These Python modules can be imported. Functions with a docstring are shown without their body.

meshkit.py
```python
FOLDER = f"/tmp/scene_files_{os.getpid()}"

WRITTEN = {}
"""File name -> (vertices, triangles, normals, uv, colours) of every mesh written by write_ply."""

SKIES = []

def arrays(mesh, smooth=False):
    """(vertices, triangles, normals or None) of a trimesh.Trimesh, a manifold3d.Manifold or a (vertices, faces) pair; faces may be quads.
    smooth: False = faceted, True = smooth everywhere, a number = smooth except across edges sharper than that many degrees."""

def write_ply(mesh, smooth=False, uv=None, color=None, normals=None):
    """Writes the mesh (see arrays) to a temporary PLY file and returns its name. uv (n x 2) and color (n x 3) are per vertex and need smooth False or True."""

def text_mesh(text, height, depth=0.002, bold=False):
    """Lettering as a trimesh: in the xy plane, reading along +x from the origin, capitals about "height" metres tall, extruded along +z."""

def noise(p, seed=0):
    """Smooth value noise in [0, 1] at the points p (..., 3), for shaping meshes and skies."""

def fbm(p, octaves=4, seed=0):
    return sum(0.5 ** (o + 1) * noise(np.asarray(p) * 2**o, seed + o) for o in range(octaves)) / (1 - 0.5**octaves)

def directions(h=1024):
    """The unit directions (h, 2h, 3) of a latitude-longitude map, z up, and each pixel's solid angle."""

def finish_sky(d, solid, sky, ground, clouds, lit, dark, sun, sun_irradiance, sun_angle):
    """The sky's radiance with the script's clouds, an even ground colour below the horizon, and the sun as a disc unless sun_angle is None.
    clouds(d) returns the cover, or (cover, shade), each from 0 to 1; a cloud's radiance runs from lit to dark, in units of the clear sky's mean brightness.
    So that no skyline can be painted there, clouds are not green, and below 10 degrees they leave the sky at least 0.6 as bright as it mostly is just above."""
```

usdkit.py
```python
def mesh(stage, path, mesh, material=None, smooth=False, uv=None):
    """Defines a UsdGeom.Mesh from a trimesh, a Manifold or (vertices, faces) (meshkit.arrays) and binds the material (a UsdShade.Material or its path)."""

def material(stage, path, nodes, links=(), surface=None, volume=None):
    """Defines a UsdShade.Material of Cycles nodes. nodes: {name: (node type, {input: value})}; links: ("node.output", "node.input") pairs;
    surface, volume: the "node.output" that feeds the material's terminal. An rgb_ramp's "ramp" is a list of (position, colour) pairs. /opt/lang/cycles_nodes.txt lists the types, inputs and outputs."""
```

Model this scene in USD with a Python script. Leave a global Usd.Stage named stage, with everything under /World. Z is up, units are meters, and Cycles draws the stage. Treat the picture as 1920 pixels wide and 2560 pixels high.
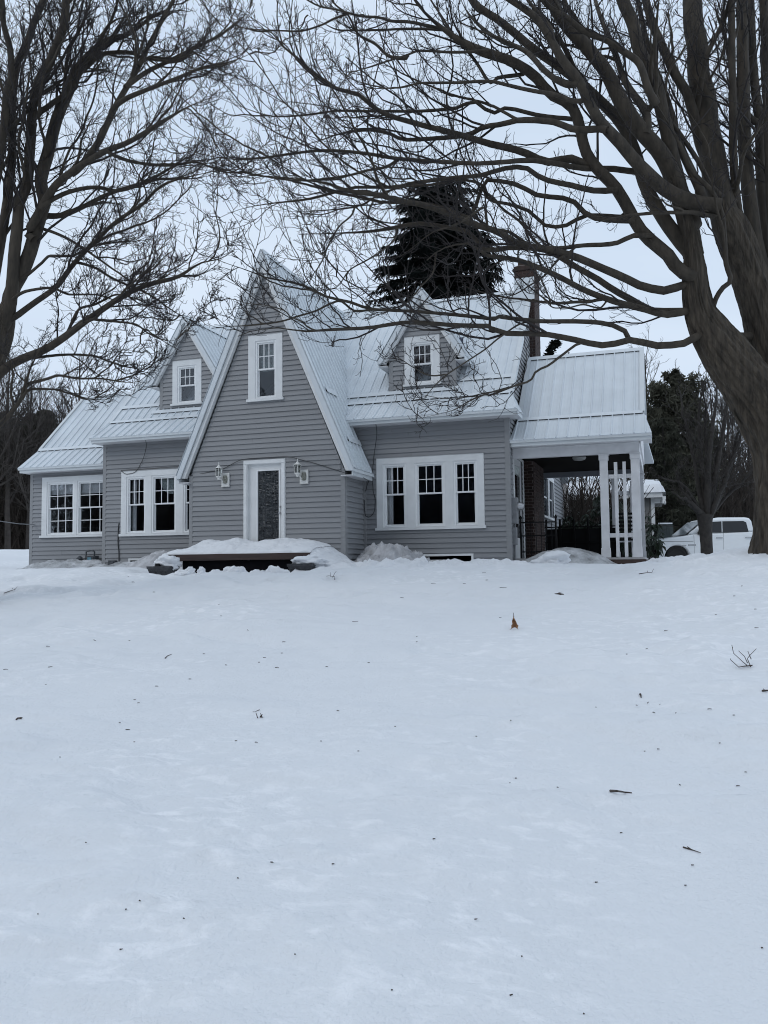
import math
import numpy as np
import trimesh
import shapely
from shapely.geometry import Polygon, LineString, box as sbox
from shapely.ops import unary_union
from pxr import Usd, UsdGeom, UsdLux, UsdShade, Gf, Sdf, Vt
import usdkit
import meshkit

stage = Usd.Stage.CreateInMemory()
UsdGeom.SetStageUpAxis(stage, 'Z')
UsdGeom.SetStageMetersPerUnit(stage, 1.0)
UsdGeom.Xform.Define(stage, '/World')
UsdGeom.Scope.Define(stage, '/World/Looks')

# ------------------------------------------------------------------ camera
EYE = np.array([0.0, -16.487, 1.6])
RIGHT = np.array([0.94746, 0.31982, -0.0100])
UP = np.array([0.03029, -0.05852, 0.99783])
RIGHT /= np.linalg.norm(RIGHT)
FWD = np.cross(UP, RIGHT)
FWD /= np.linalg.norm(FWD)
UP = np.cross(RIGHT, FWD)
FPX = 2050.0            # focal length in pixels of the 1920 x 2560 photograph
cam = UsdGeom.Camera.Define(stage, '/World/camera')
cam.CreateHorizontalApertureAttr(36.0)
cam.CreateVerticalApertureAttr(48.0)
cam.CreateFocalLengthAttr(36.0 * FPX / 1920)
cam.CreateClippingRangeAttr(Gf.Vec2f(0.1, 3000))
cam.CreateExposureAttr(0.15)
cam.AddTransformOp().Set(Gf.Matrix4d(*RIGHT, 0, *UP, 0, *(-FWD), 0, *EYE, 1))

# ------------------------------------------------------------------ sky and sun (overcast)
SUN_EL, SUN_AZ = math.radians(42), math.radians(215)   # azimuth = atan2(x, y) towards the sun
usdkit.material(stage, '/World/Looks/sky_look', {
    'sky': ('sky_texture', {'sky_type': 'single_scattering', 'sun_disc': False, 'sun_elevation': SUN_EL, 'sun_rotation': SUN_AZ}),
    'tc': ('texture_coordinate', {}),
    'map': ('mapping', {'scale': (1.6, 1.6, 4.0)}),
    'n': ('noise_texture', {'scale': 1.7, 'detail': 4.0, 'roughness': 0.5}),
    'cl': ('rgb_ramp', {'ramp': [(0.25, (5.5, 6.6, 8.05)), (0.75, (6.95, 7.9, 9.15))]}),
    'mix': ('mix_color', {'fac': 0.95, 'use_clamp': False}),
    'bg': ('background_shader', {'strength': 0.1})},
    [('tc.generated', 'map.vector'), ('map.vector', 'n.vector'), ('n.fac', 'cl.fac'), ('sky.color', 'mix.a'), ('cl.color', 'mix.b'),
     ('mix.result', 'bg.color')], surface='bg.background')
sky = UsdLux.DomeLight.Define(stage, '/World/sky')
UsdShade.MaterialBindingAPI.Apply(sky.GetPrim()).Bind(UsdShade.Material.Get(stage, '/World/Looks/sky_look'))
sky.GetPrim().SetCustomDataByKey('kind', 'structure')
sun = UsdLux.DistantLight.Define(stage, '/World/sun')
sun.CreateIntensityAttr(0.12)
sun.CreateAngleAttr(25.0)
sun.CreateNormalizeAttr(True)
sun.CreateColorAttr(Gf.Vec3f(1.0, 0.97, 0.93))
sun.AddRotateXYZOp().Set(Gf.Vec3f(90 - math.degrees(SUN_EL), 0, 180 - math.degrees(SUN_AZ)))
sun.GetPrim().SetCustomDataByKey('kind', 'structure')


def at(px, py, depth):
    """The point of the place that the photograph shows at (px, py), depth metres ahead."""
    px, py, depth = (np.asarray(k, float)[..., None] for k in (px, py, depth))
    return EYE + ((px - 960) / FPX * RIGHT - (py - 1280) / FPX * UP + FWD) * depth


def view(p):
    d = np.asarray(p, float) - EYE
    z = d @ FWD
    return 960 + FPX * (d @ RIGHT) / z, 1280 - FPX * (d @ UP) / z, z


# ------------------------------------------------------------------ helpers
class MB:
    """Collects pieces of one mesh."""
    def __init__(self):
        self.v, self.f, self.n = [], [], 0

    def add(self, v, f):
        v, f = np.asarray(v, float), np.asarray(f, int)
        if f.shape[1] == 4:
            f = np.vstack([f[:, [0, 1, 2]], f[:, [0, 2, 3]]])
        self.v.append(v)
        self.f.append(f + self.n)
        self.n += len(v)
        return self

    def box(self, x0, x1, y0, y1, z0, z1):
        v = [(x, y, z) for x in (x0, x1) for y in (y0, y1) for z in (z0, z1)]
        return self.add(v, [(0, 1, 3, 2), (4, 6, 7, 5), (0, 4, 5, 1), (2, 3, 7, 6), (0, 2, 6, 4), (1, 5, 7, 3)])

    def obox(self, c, ax, ay, az):
        """Box about c with half-extent vectors."""
        c, ax, ay, az = (np.asarray(k, float) for k in (c, ax, ay, az))
        v = [c + i * ax + j * ay + k * az for i in (-1, 1) for j in (-1, 1) for k in (-1, 1)]
        return self.add(v, [(0, 1, 3, 2), (4, 6, 7, 5), (0, 4, 5, 1), (2, 3, 7, 6), (0, 2, 6, 4), (1, 5, 7, 3)])

    def bar(self, a, b, w, h, up=(0, 0, 1)):
        a, b, up = (np.asarray(k, float) for k in (a, b, up))
        d = b - a
        L = np.linalg.norm(d)
        d = d / L
        s = np.cross(d, up)
        s /= np.linalg.norm(s)
        t = np.cross(s, d)
        return self.obox((a + b) / 2, d * L / 2, s * w / 2, t * h / 2)

    def prism(self, pts, vec):
        """Extrudes the flat outline pts (n x 3, convex or not) along vec."""
        p = np.asarray(pts, float)
        n = len(p)
        vec = np.asarray(vec, float)
        e1 = p[1] - p[0]
        e1 /= np.linalg.norm(e1)
        nn = vec / np.linalg.norm(vec)
        e2 = np.cross(nn, e1)
        e2 /= np.linalg.norm(e2)
        q = np.stack([(p - p[0]) @ e1, (p - p[0]) @ e2], 1)
        tv, tf = tri2(Polygon(q))
        idx = [int(np.argmin(np.abs(q - k).sum(1))) for k in tv]
        tf = np.array(idx)[tf]
        side = [(i, (i + 1) % n, (i + 1) % n + n, i + n) for i in range(n)]
        self.add(np.vstack([p, p + vec]), np.vstack([tf[:, ::-1], tf + n]))
        return self.add(np.vstack([p, p + vec]), side)

    def tube(self, pts, rad, sides=8, cap=True):
        v, f = tubes(np.asarray(pts, float)[None], np.broadcast_to(np.asarray(rad, float), (len(pts),))[None], sides)
        self.add(v, f)
        if cap:
            n = len(pts)
            for k in (0, n - 1):
                ring = v[k * sides:(k + 1) * sides]
                self.add(np.vstack([ring, ring.mean(0)]), [(i, (i + 1) % sides, sides) for i in range(sides)])
        return self

    def lathe(self, prof, c, sides=16):
        """prof: (radius, z) pairs turned about the vertical through c."""
        prof = np.asarray(prof, float)
        a = np.arange(sides) / sides * 2 * np.pi
        v = np.stack([np.outer(prof[:, 0], np.cos(a)), np.outer(prof[:, 0], np.sin(a)), np.repeat(prof[:, 1:2], sides, 1)], -1) + np.asarray(c, float)
        n = len(prof)
        i, j = np.meshgrid(np.arange(n - 1), np.arange(sides), indexing='ij')
        f = np.stack([i * sides + j, i * sides + (j + 1) % sides, (i + 1) * sides + (j + 1) % sides, (i + 1) * sides + j], -1).reshape(-1, 4)
        return self.add(v.reshape(-1, 3), f)

    def mesh(self):
        return np.vstack(self.v), np.vstack(self.f)


def tri2(poly):
    v, f = trimesh.creation.triangulate_polygon(poly, engine='earcut')
    return np.asarray(v, float), np.asarray(f, int)


def tubes(P, R, sides):
    """P (n, m, 3), R (n, m): n tubes of m rings, as one mesh."""
    n, m, _ = P.shape
    T = np.gradient(P, axis=1)
    T /= np.maximum(np.linalg.norm(T, axis=2, keepdims=True), 1e-9)
    mean = P[:, -1] - P[:, 0]
    ref = np.where(np.abs(mean[:, 2:3]) > 0.8 * np.linalg.norm(mean, axis=1, keepdims=True), np.array([[1., 0.1, 0]]), np.array([[0.1, 0, 1.]]))[:, None]
    A = np.cross(T, np.broadcast_to(ref, T.shape))
    A /= np.maximum(np.linalg.norm(A, axis=2, keepdims=True), 1e-9)
    B = np.cross(T, A)
    a = np.arange(sides) / sides * 2 * np.pi
    V = P[:, :, None] + R[:, :, None, None] * (np.cos(a)[:, None] * A[:, :, None] + np.sin(a)[:, None] * B[:, :, None])
    k = np.arange(n)[:, None, None] * m * sides
    i = np.arange(m - 1)[None, :, None] * sides
    j = np.arange(sides)[None, None, :]
    jn = (j + 1) % sides
    F = np.stack([k + i + j, k + i + jn, k + i + sides + jn, k + i + sides + j], -1).reshape(-1, 4)
    return V.reshape(-1, 3), F


used = {}


def numbered(parent, name):
    k = used.get((parent, name), 0)
    used[(parent, name)] = k + 1
    return f'{parent}/{name}' if k == 0 else f'{parent}/{name}_{k:03d}'


def tag(path, label=None, cat=None, group=None, kind=None):
    p = stage.GetPrimAtPath(path)
    for k, t in (('label', label), ('category', cat), ('group', group), ('kind', kind)):
        if t:
            p.SetCustomDataByKey(k, t)
    return path


def obj(name, mesh, mat, parent='/World', smooth=False, **tags):
    path = numbered(parent, name)
    usdkit.mesh(stage, path, mesh.mesh() if isinstance(mesh, MB) else mesh, f'/World/Looks/{mat}', smooth=smooth)
    return tag(path, **tags)


def thing(name, label, cat, group=None, loc=None, rz=0.0, scale=None):
    path = numbered('/World', name)
    x = UsdGeom.Xform.Define(stage, path)
    if loc is not None:
        x.AddTranslateOp().Set(Gf.Vec3d(*map(float, loc)))
        x.AddRotateZOp().Set(float(rz))
        if scale is not None:
            x.AddScaleOp().Set(Gf.Vec3f(*map(float, np.broadcast_to(scale, 3))))
    return tag(path, label, cat, group)


def copy_of(proto, name, label, cat, group, loc, rz=0.0, scale=1.0):
    path = thing(name, label, cat, group, loc, rz, scale)
    p = stage.GetPrimAtPath(path)
    p.GetReferences().AddInternalReference(proto)
    p.SetInstanceable(True)
    return path


def grid_mesh(V):
    """V (a, b, 3) to vertices and quads."""
    a, b = V.shape[:2]
    i, j = np.meshgrid(np.arange(a - 1), np.arange(b - 1), indexing='ij')
    f = np.stack([i * b + j, (i + 1) * b + j, (i + 1) * b + j + 1, i * b + j + 1], -1).reshape(-1, 4)
    return V.reshape(-1, 3), f


# ------------------------------------------------------------------ materials
def mat(name, nodes, links, surface='p.BSDF'):
    return usdkit.material(stage, f'/World/Looks/{name}', nodes, links, surface=surface)


def plain(name, col, rough=0.5, var=0.12, scale=6.0, bump=0.0, bscale=60.0, spec=0.5, objvar=0.0, stretch=(1, 1, 1), metal=0.0):
    """A surface whose colour wanders a little with fine noise."""
    c = np.array(col)
    nodes = {'g': ('geometry', {}), 'm': ('mapping', {'scale': stretch}), 'n': ('noise_texture', {'scale': scale, 'detail': 5.0, 'roughness': 0.6}),
             'r': ('rgb_ramp', {'ramp': [(0.3, tuple(c * (1 - var))), (0.7, tuple(np.minimum(c * (1 + var), 0.95)))]}),
             'p': ('principled_bsdf', {'roughness': rough, 'specular_ior_level': spec, 'metallic': metal})}
    links = [('g.position', 'm.vector'), ('m.vector', 'n.vector'), ('n.fac', 'r.fac')]
    last = 'r.color'
    if objvar:
        nodes['o'] = ('object_info', {})
        nodes['ov'] = ('map_range', {'from_min': 0.0, 'from_max': 1.0, 'to_min': 1 - objvar, 'to_max': 1 + objvar})
        nodes['h'] = ('hsv', {})
        links += [('o.random', 'ov.value'), ('ov.result', 'h.value'), (last, 'h.color')]
        last = 'h.color'
    links.append((last, 'p.base_color'))
    if bump:
        nodes['bn'] = ('noise_texture', {'scale': bscale, 'detail': 6.0})
        nodes['b'] = ('bump', {'strength': 1.0, 'distance': bump})
        links += [('m.vector', 'bn.vector'), ('bn.fac', 'b.height'), ('b.normal', 'p.normal')]
    return mat(name, nodes, links)


plain('siding', (0.240, 0.245, 0.255), 0.55, 0.09, 0.9, objvar=0.035, bump=0.0006, bscale=30, stretch=(0.25, 0.25, 3))
plain('siding_wing', (0.240, 0.245, 0.256), 0.55, 0.05, 1.2, objvar=0.035, bump=0.0006, bscale=30, stretch=(0.25, 0.25, 3))
plain('corner_trim', (0.25, 0.253, 0.258), 0.5, 0.05, 2.0)
plain('white_paint', (0.70, 0.71, 0.71), 0.45, 0.07, 3.0, bump=0.0004, bscale=90)
plain('white_vinyl', (0.78, 0.79, 0.79), 0.4, 0.03, 4.0)
plain('porch_white', (0.62, 0.62, 0.63), 0.5, 0.10, 4.0, bump=0.001, bscale=50)
plain('roof_metal', (0.605, 0.645, 0.675), 0.32, 0.08, 1.3, spec=0.5)
plain('roof_trim', (0.62, 0.655, 0.68), 0.38, 0.05, 2.5)
plain('fascia_metal', (0.60, 0.63, 0.645), 0.45, 0.05, 2.0)
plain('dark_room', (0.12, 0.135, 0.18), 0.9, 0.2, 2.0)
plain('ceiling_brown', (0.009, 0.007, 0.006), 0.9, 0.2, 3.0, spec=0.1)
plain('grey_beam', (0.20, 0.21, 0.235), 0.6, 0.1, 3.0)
plain('deck_wood', (0.036, 0.019, 0.016), 0.6, 0.35, 5.0, bump=0.002, bscale=30, stretch=(0.3, 2, 6), objvar=0.08)
plain('deck_skirt', (0.005, 0.005, 0.0065), 0.9, 0.3, 4.0, spec=0.1)
plain('slab_red', (0.045, 0.028, 0.023), 0.8, 0.25, 8.0, bump=0.003)
plain('slab_grey', (0.36, 0.35, 0.35), 0.8, 0.15, 8.0, bump=0.002)
plain('brick', (0.034, 0.018, 0.014), 0.85, 0.4, 9.0, bump=0.003, bscale=50, objvar=0.3)
plain('brick_dirty', (0.045, 0.026, 0.02), 0.85, 0.5, 7.0, bump=0.003, bscale=50, objvar=0.3)
plain('mortar', (0.24, 0.205, 0.19), 0.9, 0.2, 12.0)
plain('iron', (0.006, 0.006, 0.0065), 0.6, 0.2, 9.0, spec=0.2)
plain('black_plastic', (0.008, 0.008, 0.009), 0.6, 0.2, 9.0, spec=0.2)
plain('planter_iron', (0.035, 0.036, 0.04), 0.5, 0.5, 14.0, bump=0.004, bscale=30)
plain('meter_grey', (0.22, 0.225, 0.235), 0.45, 0.15, 10.0)
plain('meter_dark', (0.05, 0.055, 0.062), 0.5, 0.3, 14.0)
plain('meter_screen', (0.10, 0.22, 0.28), 0.3, 0.1, 10.0)
plain('meter_label', (0.55, 0.55, 0.5), 0.5, 0.1, 10.0)
plain('steel', (0.45, 0.45, 0.46), 0.3, 0.1, 10.0, metal=0.8)
plain('cable', (0.012, 0.012, 0.013), 0.5, 0.2, 9.0)
plain('lamp_white', (0.70, 0.69, 0.66), 0.45, 0.06, 10.0)
plain('lamp_dirt', (0.20, 0.20, 0.17), 0.6, 0.6, 30.0)
plain('curtain', (0.90, 0.91, 0.90), 0.9, 0.10, 4.0)
plain('lace', (0.55, 0.60, 0.58), 0.9, 0.35, 18.0)
plain('brown_curtain', (0.20, 0.17, 0.16), 0.9, 0.4, 12.0)
plain('bark', (0.042, 0.034, 0.025), 0.9, 0.45, 7.0, bump=0.012, bscale=16, stretch=(1.6, 1.6, 0.45))
plain('trunk_bark', (0.052, 0.042, 0.031), 0.92, 0.65, 7.0, bump=0.05, bscale=12, stretch=(2.6, 2.6, 0.26))
plain('twig_bark', (0.022, 0.018, 0.017), 0.85, 0.3, 6.0)
plain('fine_twig', (0.022, 0.018, 0.018), 0.85, 0.3, 6.0)
plain('dark_bark', (0.030, 0.026, 0.023), 0.9, 0.4, 9.0, bump=0.01, bscale=20)
plain('forest_bark', (0.044, 0.037, 0.032), 0.9, 0.4, 4.0, objvar=0.25)
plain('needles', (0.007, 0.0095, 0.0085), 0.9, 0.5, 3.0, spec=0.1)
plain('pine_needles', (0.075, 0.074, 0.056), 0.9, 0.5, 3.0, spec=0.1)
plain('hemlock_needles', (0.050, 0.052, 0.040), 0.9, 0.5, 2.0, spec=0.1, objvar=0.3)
plain('brush', (0.042, 0.035, 0.030), 0.9, 0.4, 2.0, spec=0.1)
plain('leaf_green', (0.025, 0.038, 0.022), 0.5, 0.4, 9.0)
plain('dead_leaf', (0.30, 0.16, 0.08), 0.7, 0.5, 30.0)
plain('debris', (0.055, 0.042, 0.036), 0.85, 0.4, 20.0)
plain('truck_paint', (0.74, 0.76, 0.77), 0.25, 0.02, 2.0)
plain('truck_glass', (0.010, 0.011, 0.013), 0.08, 0.2, 2.0, spec=0.45)
plain('truck_shield', (0.10, 0.12, 0.13), 0.1, 0.2, 3.0)
plain('rubber', (0.012, 0.012, 0.012), 0.8, 0.2, 5.0)
plain('chrome', (0.40, 0.41, 0.42), 0.25, 0.1, 8.0, metal=0.7)
plain('garage_siding', (0.165, 0.165, 0.16), 0.7, 0.08, 2.0, objvar=0.05)
plain('beige_siding', (0.24, 0.215, 0.20), 0.7, 0.1, 2.0, objvar=0.05)
plain('fence_green', (0.045, 0.055, 0.054), 0.8, 0.25, 6.0, objvar=0.15)
plain('hill_brown', (0.046, 0.040, 0.036), 0.95, 0.4, 0.4)
plain('snow_chunk_look', (0.73, 0.745, 0.77), 0.7, 0.06, 9.0, bump=0.02, bscale=14)

mat('window_glass', {'f': ('fresnel', {'IOR': 1.5}), 't': ('transparent_bsdf', {'color': (0.93, 0.94, 0.95)}),
                     'g': ('geometry', {}), 'n': ('noise_texture', {'scale': 2.3, 'detail': 2.0}), 'b': ('bump', {'strength': 0.35, 'distance': 0.01}),
                     'gl': ('glossy_bsdf', {'color': (0.75, 0.78, 0.82), 'roughness': 0.02}), 'mx': ('mix_closure', {})},
    [('g.position', 'n.vector'), ('n.fac', 'b.height'), ('b.normal', 'gl.normal'), ('f.fac', 'mx.fac'), ('t.BSDF', 'mx.closure1'), ('gl.BSDF', 'mx.closure2')], surface='mx.closure')
# leaded door glass: rippled and darker
mat('door_glass', {'f': ('fresnel', {'IOR': 1.72}), 't': ('transparent_bsdf', {'color': (0.22, 0.24, 0.26)}),
                   'g': ('geometry', {}), 'mp': ('mapping', {'scale': (3.0, 1.0, 7.0)}), 'n': ('noise_texture', {'scale': 3.0, 'detail': 3.0, 'distortion': 1.2}), 'b': ('bump', {'strength': 0.9, 'distance': 0.02}),
                   'gl': ('glossy_bsdf', {'color': (0.8, 0.85, 0.9), 'roughness': 0.06}), 'mx': ('mix_closure', {})},
    [('g.position', 'mp.vector'), ('mp.vector', 'n.vector'), ('n.fac', 'b.height'), ('b.normal', 'gl.normal'), ('f.fac', 'mx.fac'), ('t.BSDF', 'mx.closure1'), ('gl.BSDF', 'mx.closure2')], surface='mx.closure')
mat('lamp_glass', {'f': ('fresnel', {'IOR': 1.5}), 't': ('transparent_bsdf', {'color': (0.85, 0.86, 0.84)}), 'gl': ('glossy_bsdf', {'color': (0.9, 0.9, 0.9), 'roughness': 0.1}), 'mx': ('mix_closure', {})},
    [('f.fac', 'mx.fac'), ('t.BSDF', 'mx.closure1'), ('gl.BSDF', 'mx.closure2')], surface='mx.closure')


def snow_mat(name, ramp, dirt_scale, bump_mm, lump, fleck=None):
    nodes = {'g': ('geometry', {}),
             'm1': ('mapping', {'scale': (1.0, 0.55, 1.0), 'rotation': (0, 0, 0.25)}),
             'n1': ('noise_texture', {'scale': lump, 'detail': 5.0, 'roughness': 0.55}),
             'n2': ('noise_texture', {'scale': 38.0, 'detail': 4.0, 'roughness': 0.65}),
             'a': ('math', {'math_type': 'multiply_add', 'value2': 0.22}),
             'b': ('bump', {'strength': 0.8, 'distance': bump_mm}),
             'd': ('noise_texture', {'scale': dirt_scale, 'detail': 8.0, 'roughness': 0.7}),
             'r': ('rgb_ramp', {'ramp': ramp}),
             'p': ('principled_bsdf', {'roughness': 0.75, 'specular_ior_level': 0.25})}
    links = [('g.position', 'm1.vector'), ('m1.vector', 'n1.vector'), ('g.position', 'n2.vector'), ('n2.fac', 'a.value1'), ('n1.fac', 'a.value3'),
             ('a.value', 'b.height'), ('b.normal', 'p.normal'), ('g.position', 'd.vector'), ('d.fac', 'r.fac')]
    if fleck:                                    # wind-laid flakes of dry snow on the older crust
        nodes.update({'m2': ('mapping', {'scale': (4.2, 7.0, 1.0), 'rotation': (0, 0, -0.3)}), 'n3': ('noise_texture', {'scale': 1.6, 'detail': 5.0, 'roughness': 0.6, 'distortion': 0.4}),
                      'r3': ('rgb_ramp', {'ramp': [(0.50, (0, 0, 0)), (0.66, (1, 1, 1))]}),
                      'n4': ('noise_texture', {'scale': 0.42, 'detail': 3.0}), 'r4': ('rgb_ramp', {'ramp': [(0.46, (0, 0, 0)), (0.60, (1, 1, 1))]}),
                      'x': ('mix_color', {'blend_type': 'multiply', 'fac': 1.0}), 'bw': ('rgb_to_bw', {}), 'c': ('mix_color', {'b': fleck})})
        links += [('g.position', 'm2.vector'), ('m2.vector', 'n3.vector'), ('n3.fac', 'r3.fac'), ('g.position', 'n4.vector'), ('n4.fac', 'r4.fac'),
                  ('r3.color', 'x.a'), ('r4.color', 'x.b'), ('x.result', 'bw.color'), ('bw.val', 'c.fac'), ('r.color', 'c.a'), ('c.result', 'p.base_color')]
    else:
        links.append(('r.color', 'p.base_color'))
    mat(name, nodes, links)


snow_mat('snow', [(0.30, (0.70, 0.72, 0.745)), (0.7, (0.755, 0.77, 0.79))], 0.35, 0.075, 1.9, fleck=(0.83, 0.84, 0.86))
snow_mat('clean_snow', [(0.25, (0.70, 0.715, 0.74)), (0.7, (0.78, 0.79, 0.81))], 3.0, 0.06, 4.0)
snow_mat('dirty_snow', [(0.32, (0.19, 0.19, 0.19)), (0.47, (0.40, 0.41, 0.42)), (0.62, (0.60, 0.61, 0.63))], 2.6, 0.10, 5.0)
snow_mat('ice_snow', [(0.30, (0.30, 0.295, 0.30)), (0.60, (0.52, 0.52, 0.535))], 3.5, 0.05, 5.0)

plain('lamp_dim', (0.30, 0.30, 0.29), 0.5, 0.06, 10.0)

# ------------------------------------------------------------------ ground
from scipy.interpolate import PchipInterpolator
RISE = PchipInterpolator([-60, -30, -16.5, -12, -8, -5, -3, -1.2, 1.5, 8, 16, 30, 60, 140, 500], [-4.2, -1.7, 0.0, 0.50, 0.93, 1.25, 1.43, 1.53, 1.57, 1.62, 1.68, 2.15, 2.9, 5, 14])
TREE_R = at(1962, 1362, 12.2)


def ground(x, y):
    x, y = np.asarray(x, float), np.asarray(y, float)
    h = RISE(y)
    h = h + 0.44 * np.exp(-((x - TREE_R[0] - 0.5) / 1.75) ** 2 / 2 - ((y - TREE_R[1] - 0.2) / 2.3) ** 2 / 2)
    h = h - 0.07 * np.clip((x + 2.5) / 2.5, 0, 1) * np.clip((y + 8) / 4, 0, 1)
    h = h + 0.10 * np.clip((-8.8 - x) / 2.8, 0, 1) * np.exp(-((y + 3.0) / 1.9) ** 2)
    h = h + 0.75 * np.clip((-17.5 - x) / 6, 0, 1) * np.clip((y - 1) / 9, 0, 1)
    h = h - 0.13 * np.exp(-((y + 1.75) / 0.75) ** 2) * np.clip(np.minimum((x + 10.6) / 0.5, (-6.3 - x) / 0.4), 0, 1)
    h = h - 0.42 * np.exp(-((x - 2.5) / 5.0) ** 2 / 2 - ((y - 17) / 4.0) ** 2 / 2)
    p = np.stack([x, y, 0 * x], -1)
    h = h + 0.16 * (meshkit.fbm(p * [0.22, 0.30, 1], 3, 3) - 0.5) * np.clip(1 + (y + 16) * 0.0, 0, 1)
    near = np.exp(-((y + 2.6) / 1.9) ** 2) * np.clip((x + 16) / 4, 0, 1)
    h = h + near * 0.15 * (meshkit.fbm(p * [1.6, 2.2, 1], 4, 9) - 0.5)
    h = h + 0.06 * (meshkit.fbm(p * [0.9, 1.3, 1], 3, 5) - 0.5)
    w = np.stack([x * 0.8 + y * 0.5, y * 2.6 - x * 0.4, 0 * x], -1)
    h = h + 0.030 * np.clip(meshkit.fbm(w, 4, 31) - 0.5, 0, 1)
    h = h + 0.018 * (meshkit.fbm(p * [4.0, 6.5, 1], 3, 15) - 0.5) + 0.05 * (meshkit.fbm(p * [0.6, 1.9, 1], 3, 17) - 0.5)
    # wind-cut crust plates, a trodden track across the lawn and old footprints
    c = np.stack([x * 0.9 + y * 0.35, y * 2.1 - x * 0.3, 0 * x], -1)
    n = meshkit.fbm(c * 1.5, 4, 41)
    patch = np.clip((meshkit.fbm(p * [0.35, 0.5, 1], 2, 44) - 0.42) * 6, 0, 1)
    h = h + 0.038 * np.clip((n - 0.50) * 12, 0, 1) * patch + 0.020 * np.clip((meshkit.fbm(c * 3.7, 3, 47) - 0.52) * 10, 0, 1) * patch
    for y0, slope, wide, deep, sd in ((-8.2, -0.10, 0.30, 0.06, 21), (-5.2, 0.06, 0.38, 0.07, 22), (-3.7, 0.02, 0.5, 0.08, 23), (-10.4, 0.16, 0.25, 0.04, 24)):
        t = y - y0 - slope * (x + 6) + 0.5 * np.sin(x * 0.35 + sd)
        q = np.clip(meshkit.noise(p * [2.6, 3.4, 1], sd) * 4 - 1.7, 0, 1)
        rim = np.clip(meshkit.noise(p * [3.4, 4.0, 1], sd + 40) * 3 - 1.4, 0, 1)
        h = h + (0.5 * rim - q) * deep * np.exp(-(t / wide) ** 2)
    return h


def seg(*knots):
    """knots (value, step) ...: coordinate lines between values."""
    out = []
    for (a, s), (b, _) in zip(knots[:-1], knots[1:]):
        out.append(np.linspace(a, b, max(2, int(round((b - a) / s)) + 1))[:-1])
    return np.concatenate(out + [[knots[-1][0]]])


gx = seg((-520, 60), (-160, 12), (-40, 1.0), (-20, 0.16), (-12, 0.075), (4, 0.4), (12, 3.0), (40, 12), (160, 60), (520, 1))
gy = seg((-60, 3.0), (-22, 0.4), (-14.8, 0.04), (-11, 0.06), (-6, 0.065), (0.5, 0.3), (6, 1.0), (30, 6), (140, 40), (520, 1))
GX, GY = np.meshgrid(gx, gy, indexing='ij')
obj('snow_ground', grid_mesh(np.stack([GX, GY, ground(GX, GY)], -1)), 'snow', smooth=True, kind='structure')


def hit(px, py):
    """Where the sight line through (px, py) meets the ground."""
    d = (px - 960) / FPX * RIGHT - (py - 1280) / FPX * UP + FWD
    t = np.linspace(1.5, 60, 6000)
    q = EYE + d * t[:, None]
    below = q[:, 2] < ground(q[:, 0], q[:, 1])
    k = int(np.argmax(below)) if below.any() else 1200
    return q[k]


# ------------------------------------------------------------------ house
house = thing('house', 'grey clapboard house with white metal roof and steep central gable', 'house')
D1, D2, D3 = 1.17, 1.675, 1.47
COURSE, Z0 = 0.1143, 3.5787


def front(y0):
    return lambda a, out, z: np.stack([a, y0 - out + 0 * a, z], -1)


def right_side(x0):
    return lambda a, out, z: np.stack([x0 + out + 0 * a, a, z], -1)


def left_side(x0):
    return lambda a, out, z: np.stack([x0 - out + 0 * a, a, z], -1)


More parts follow.
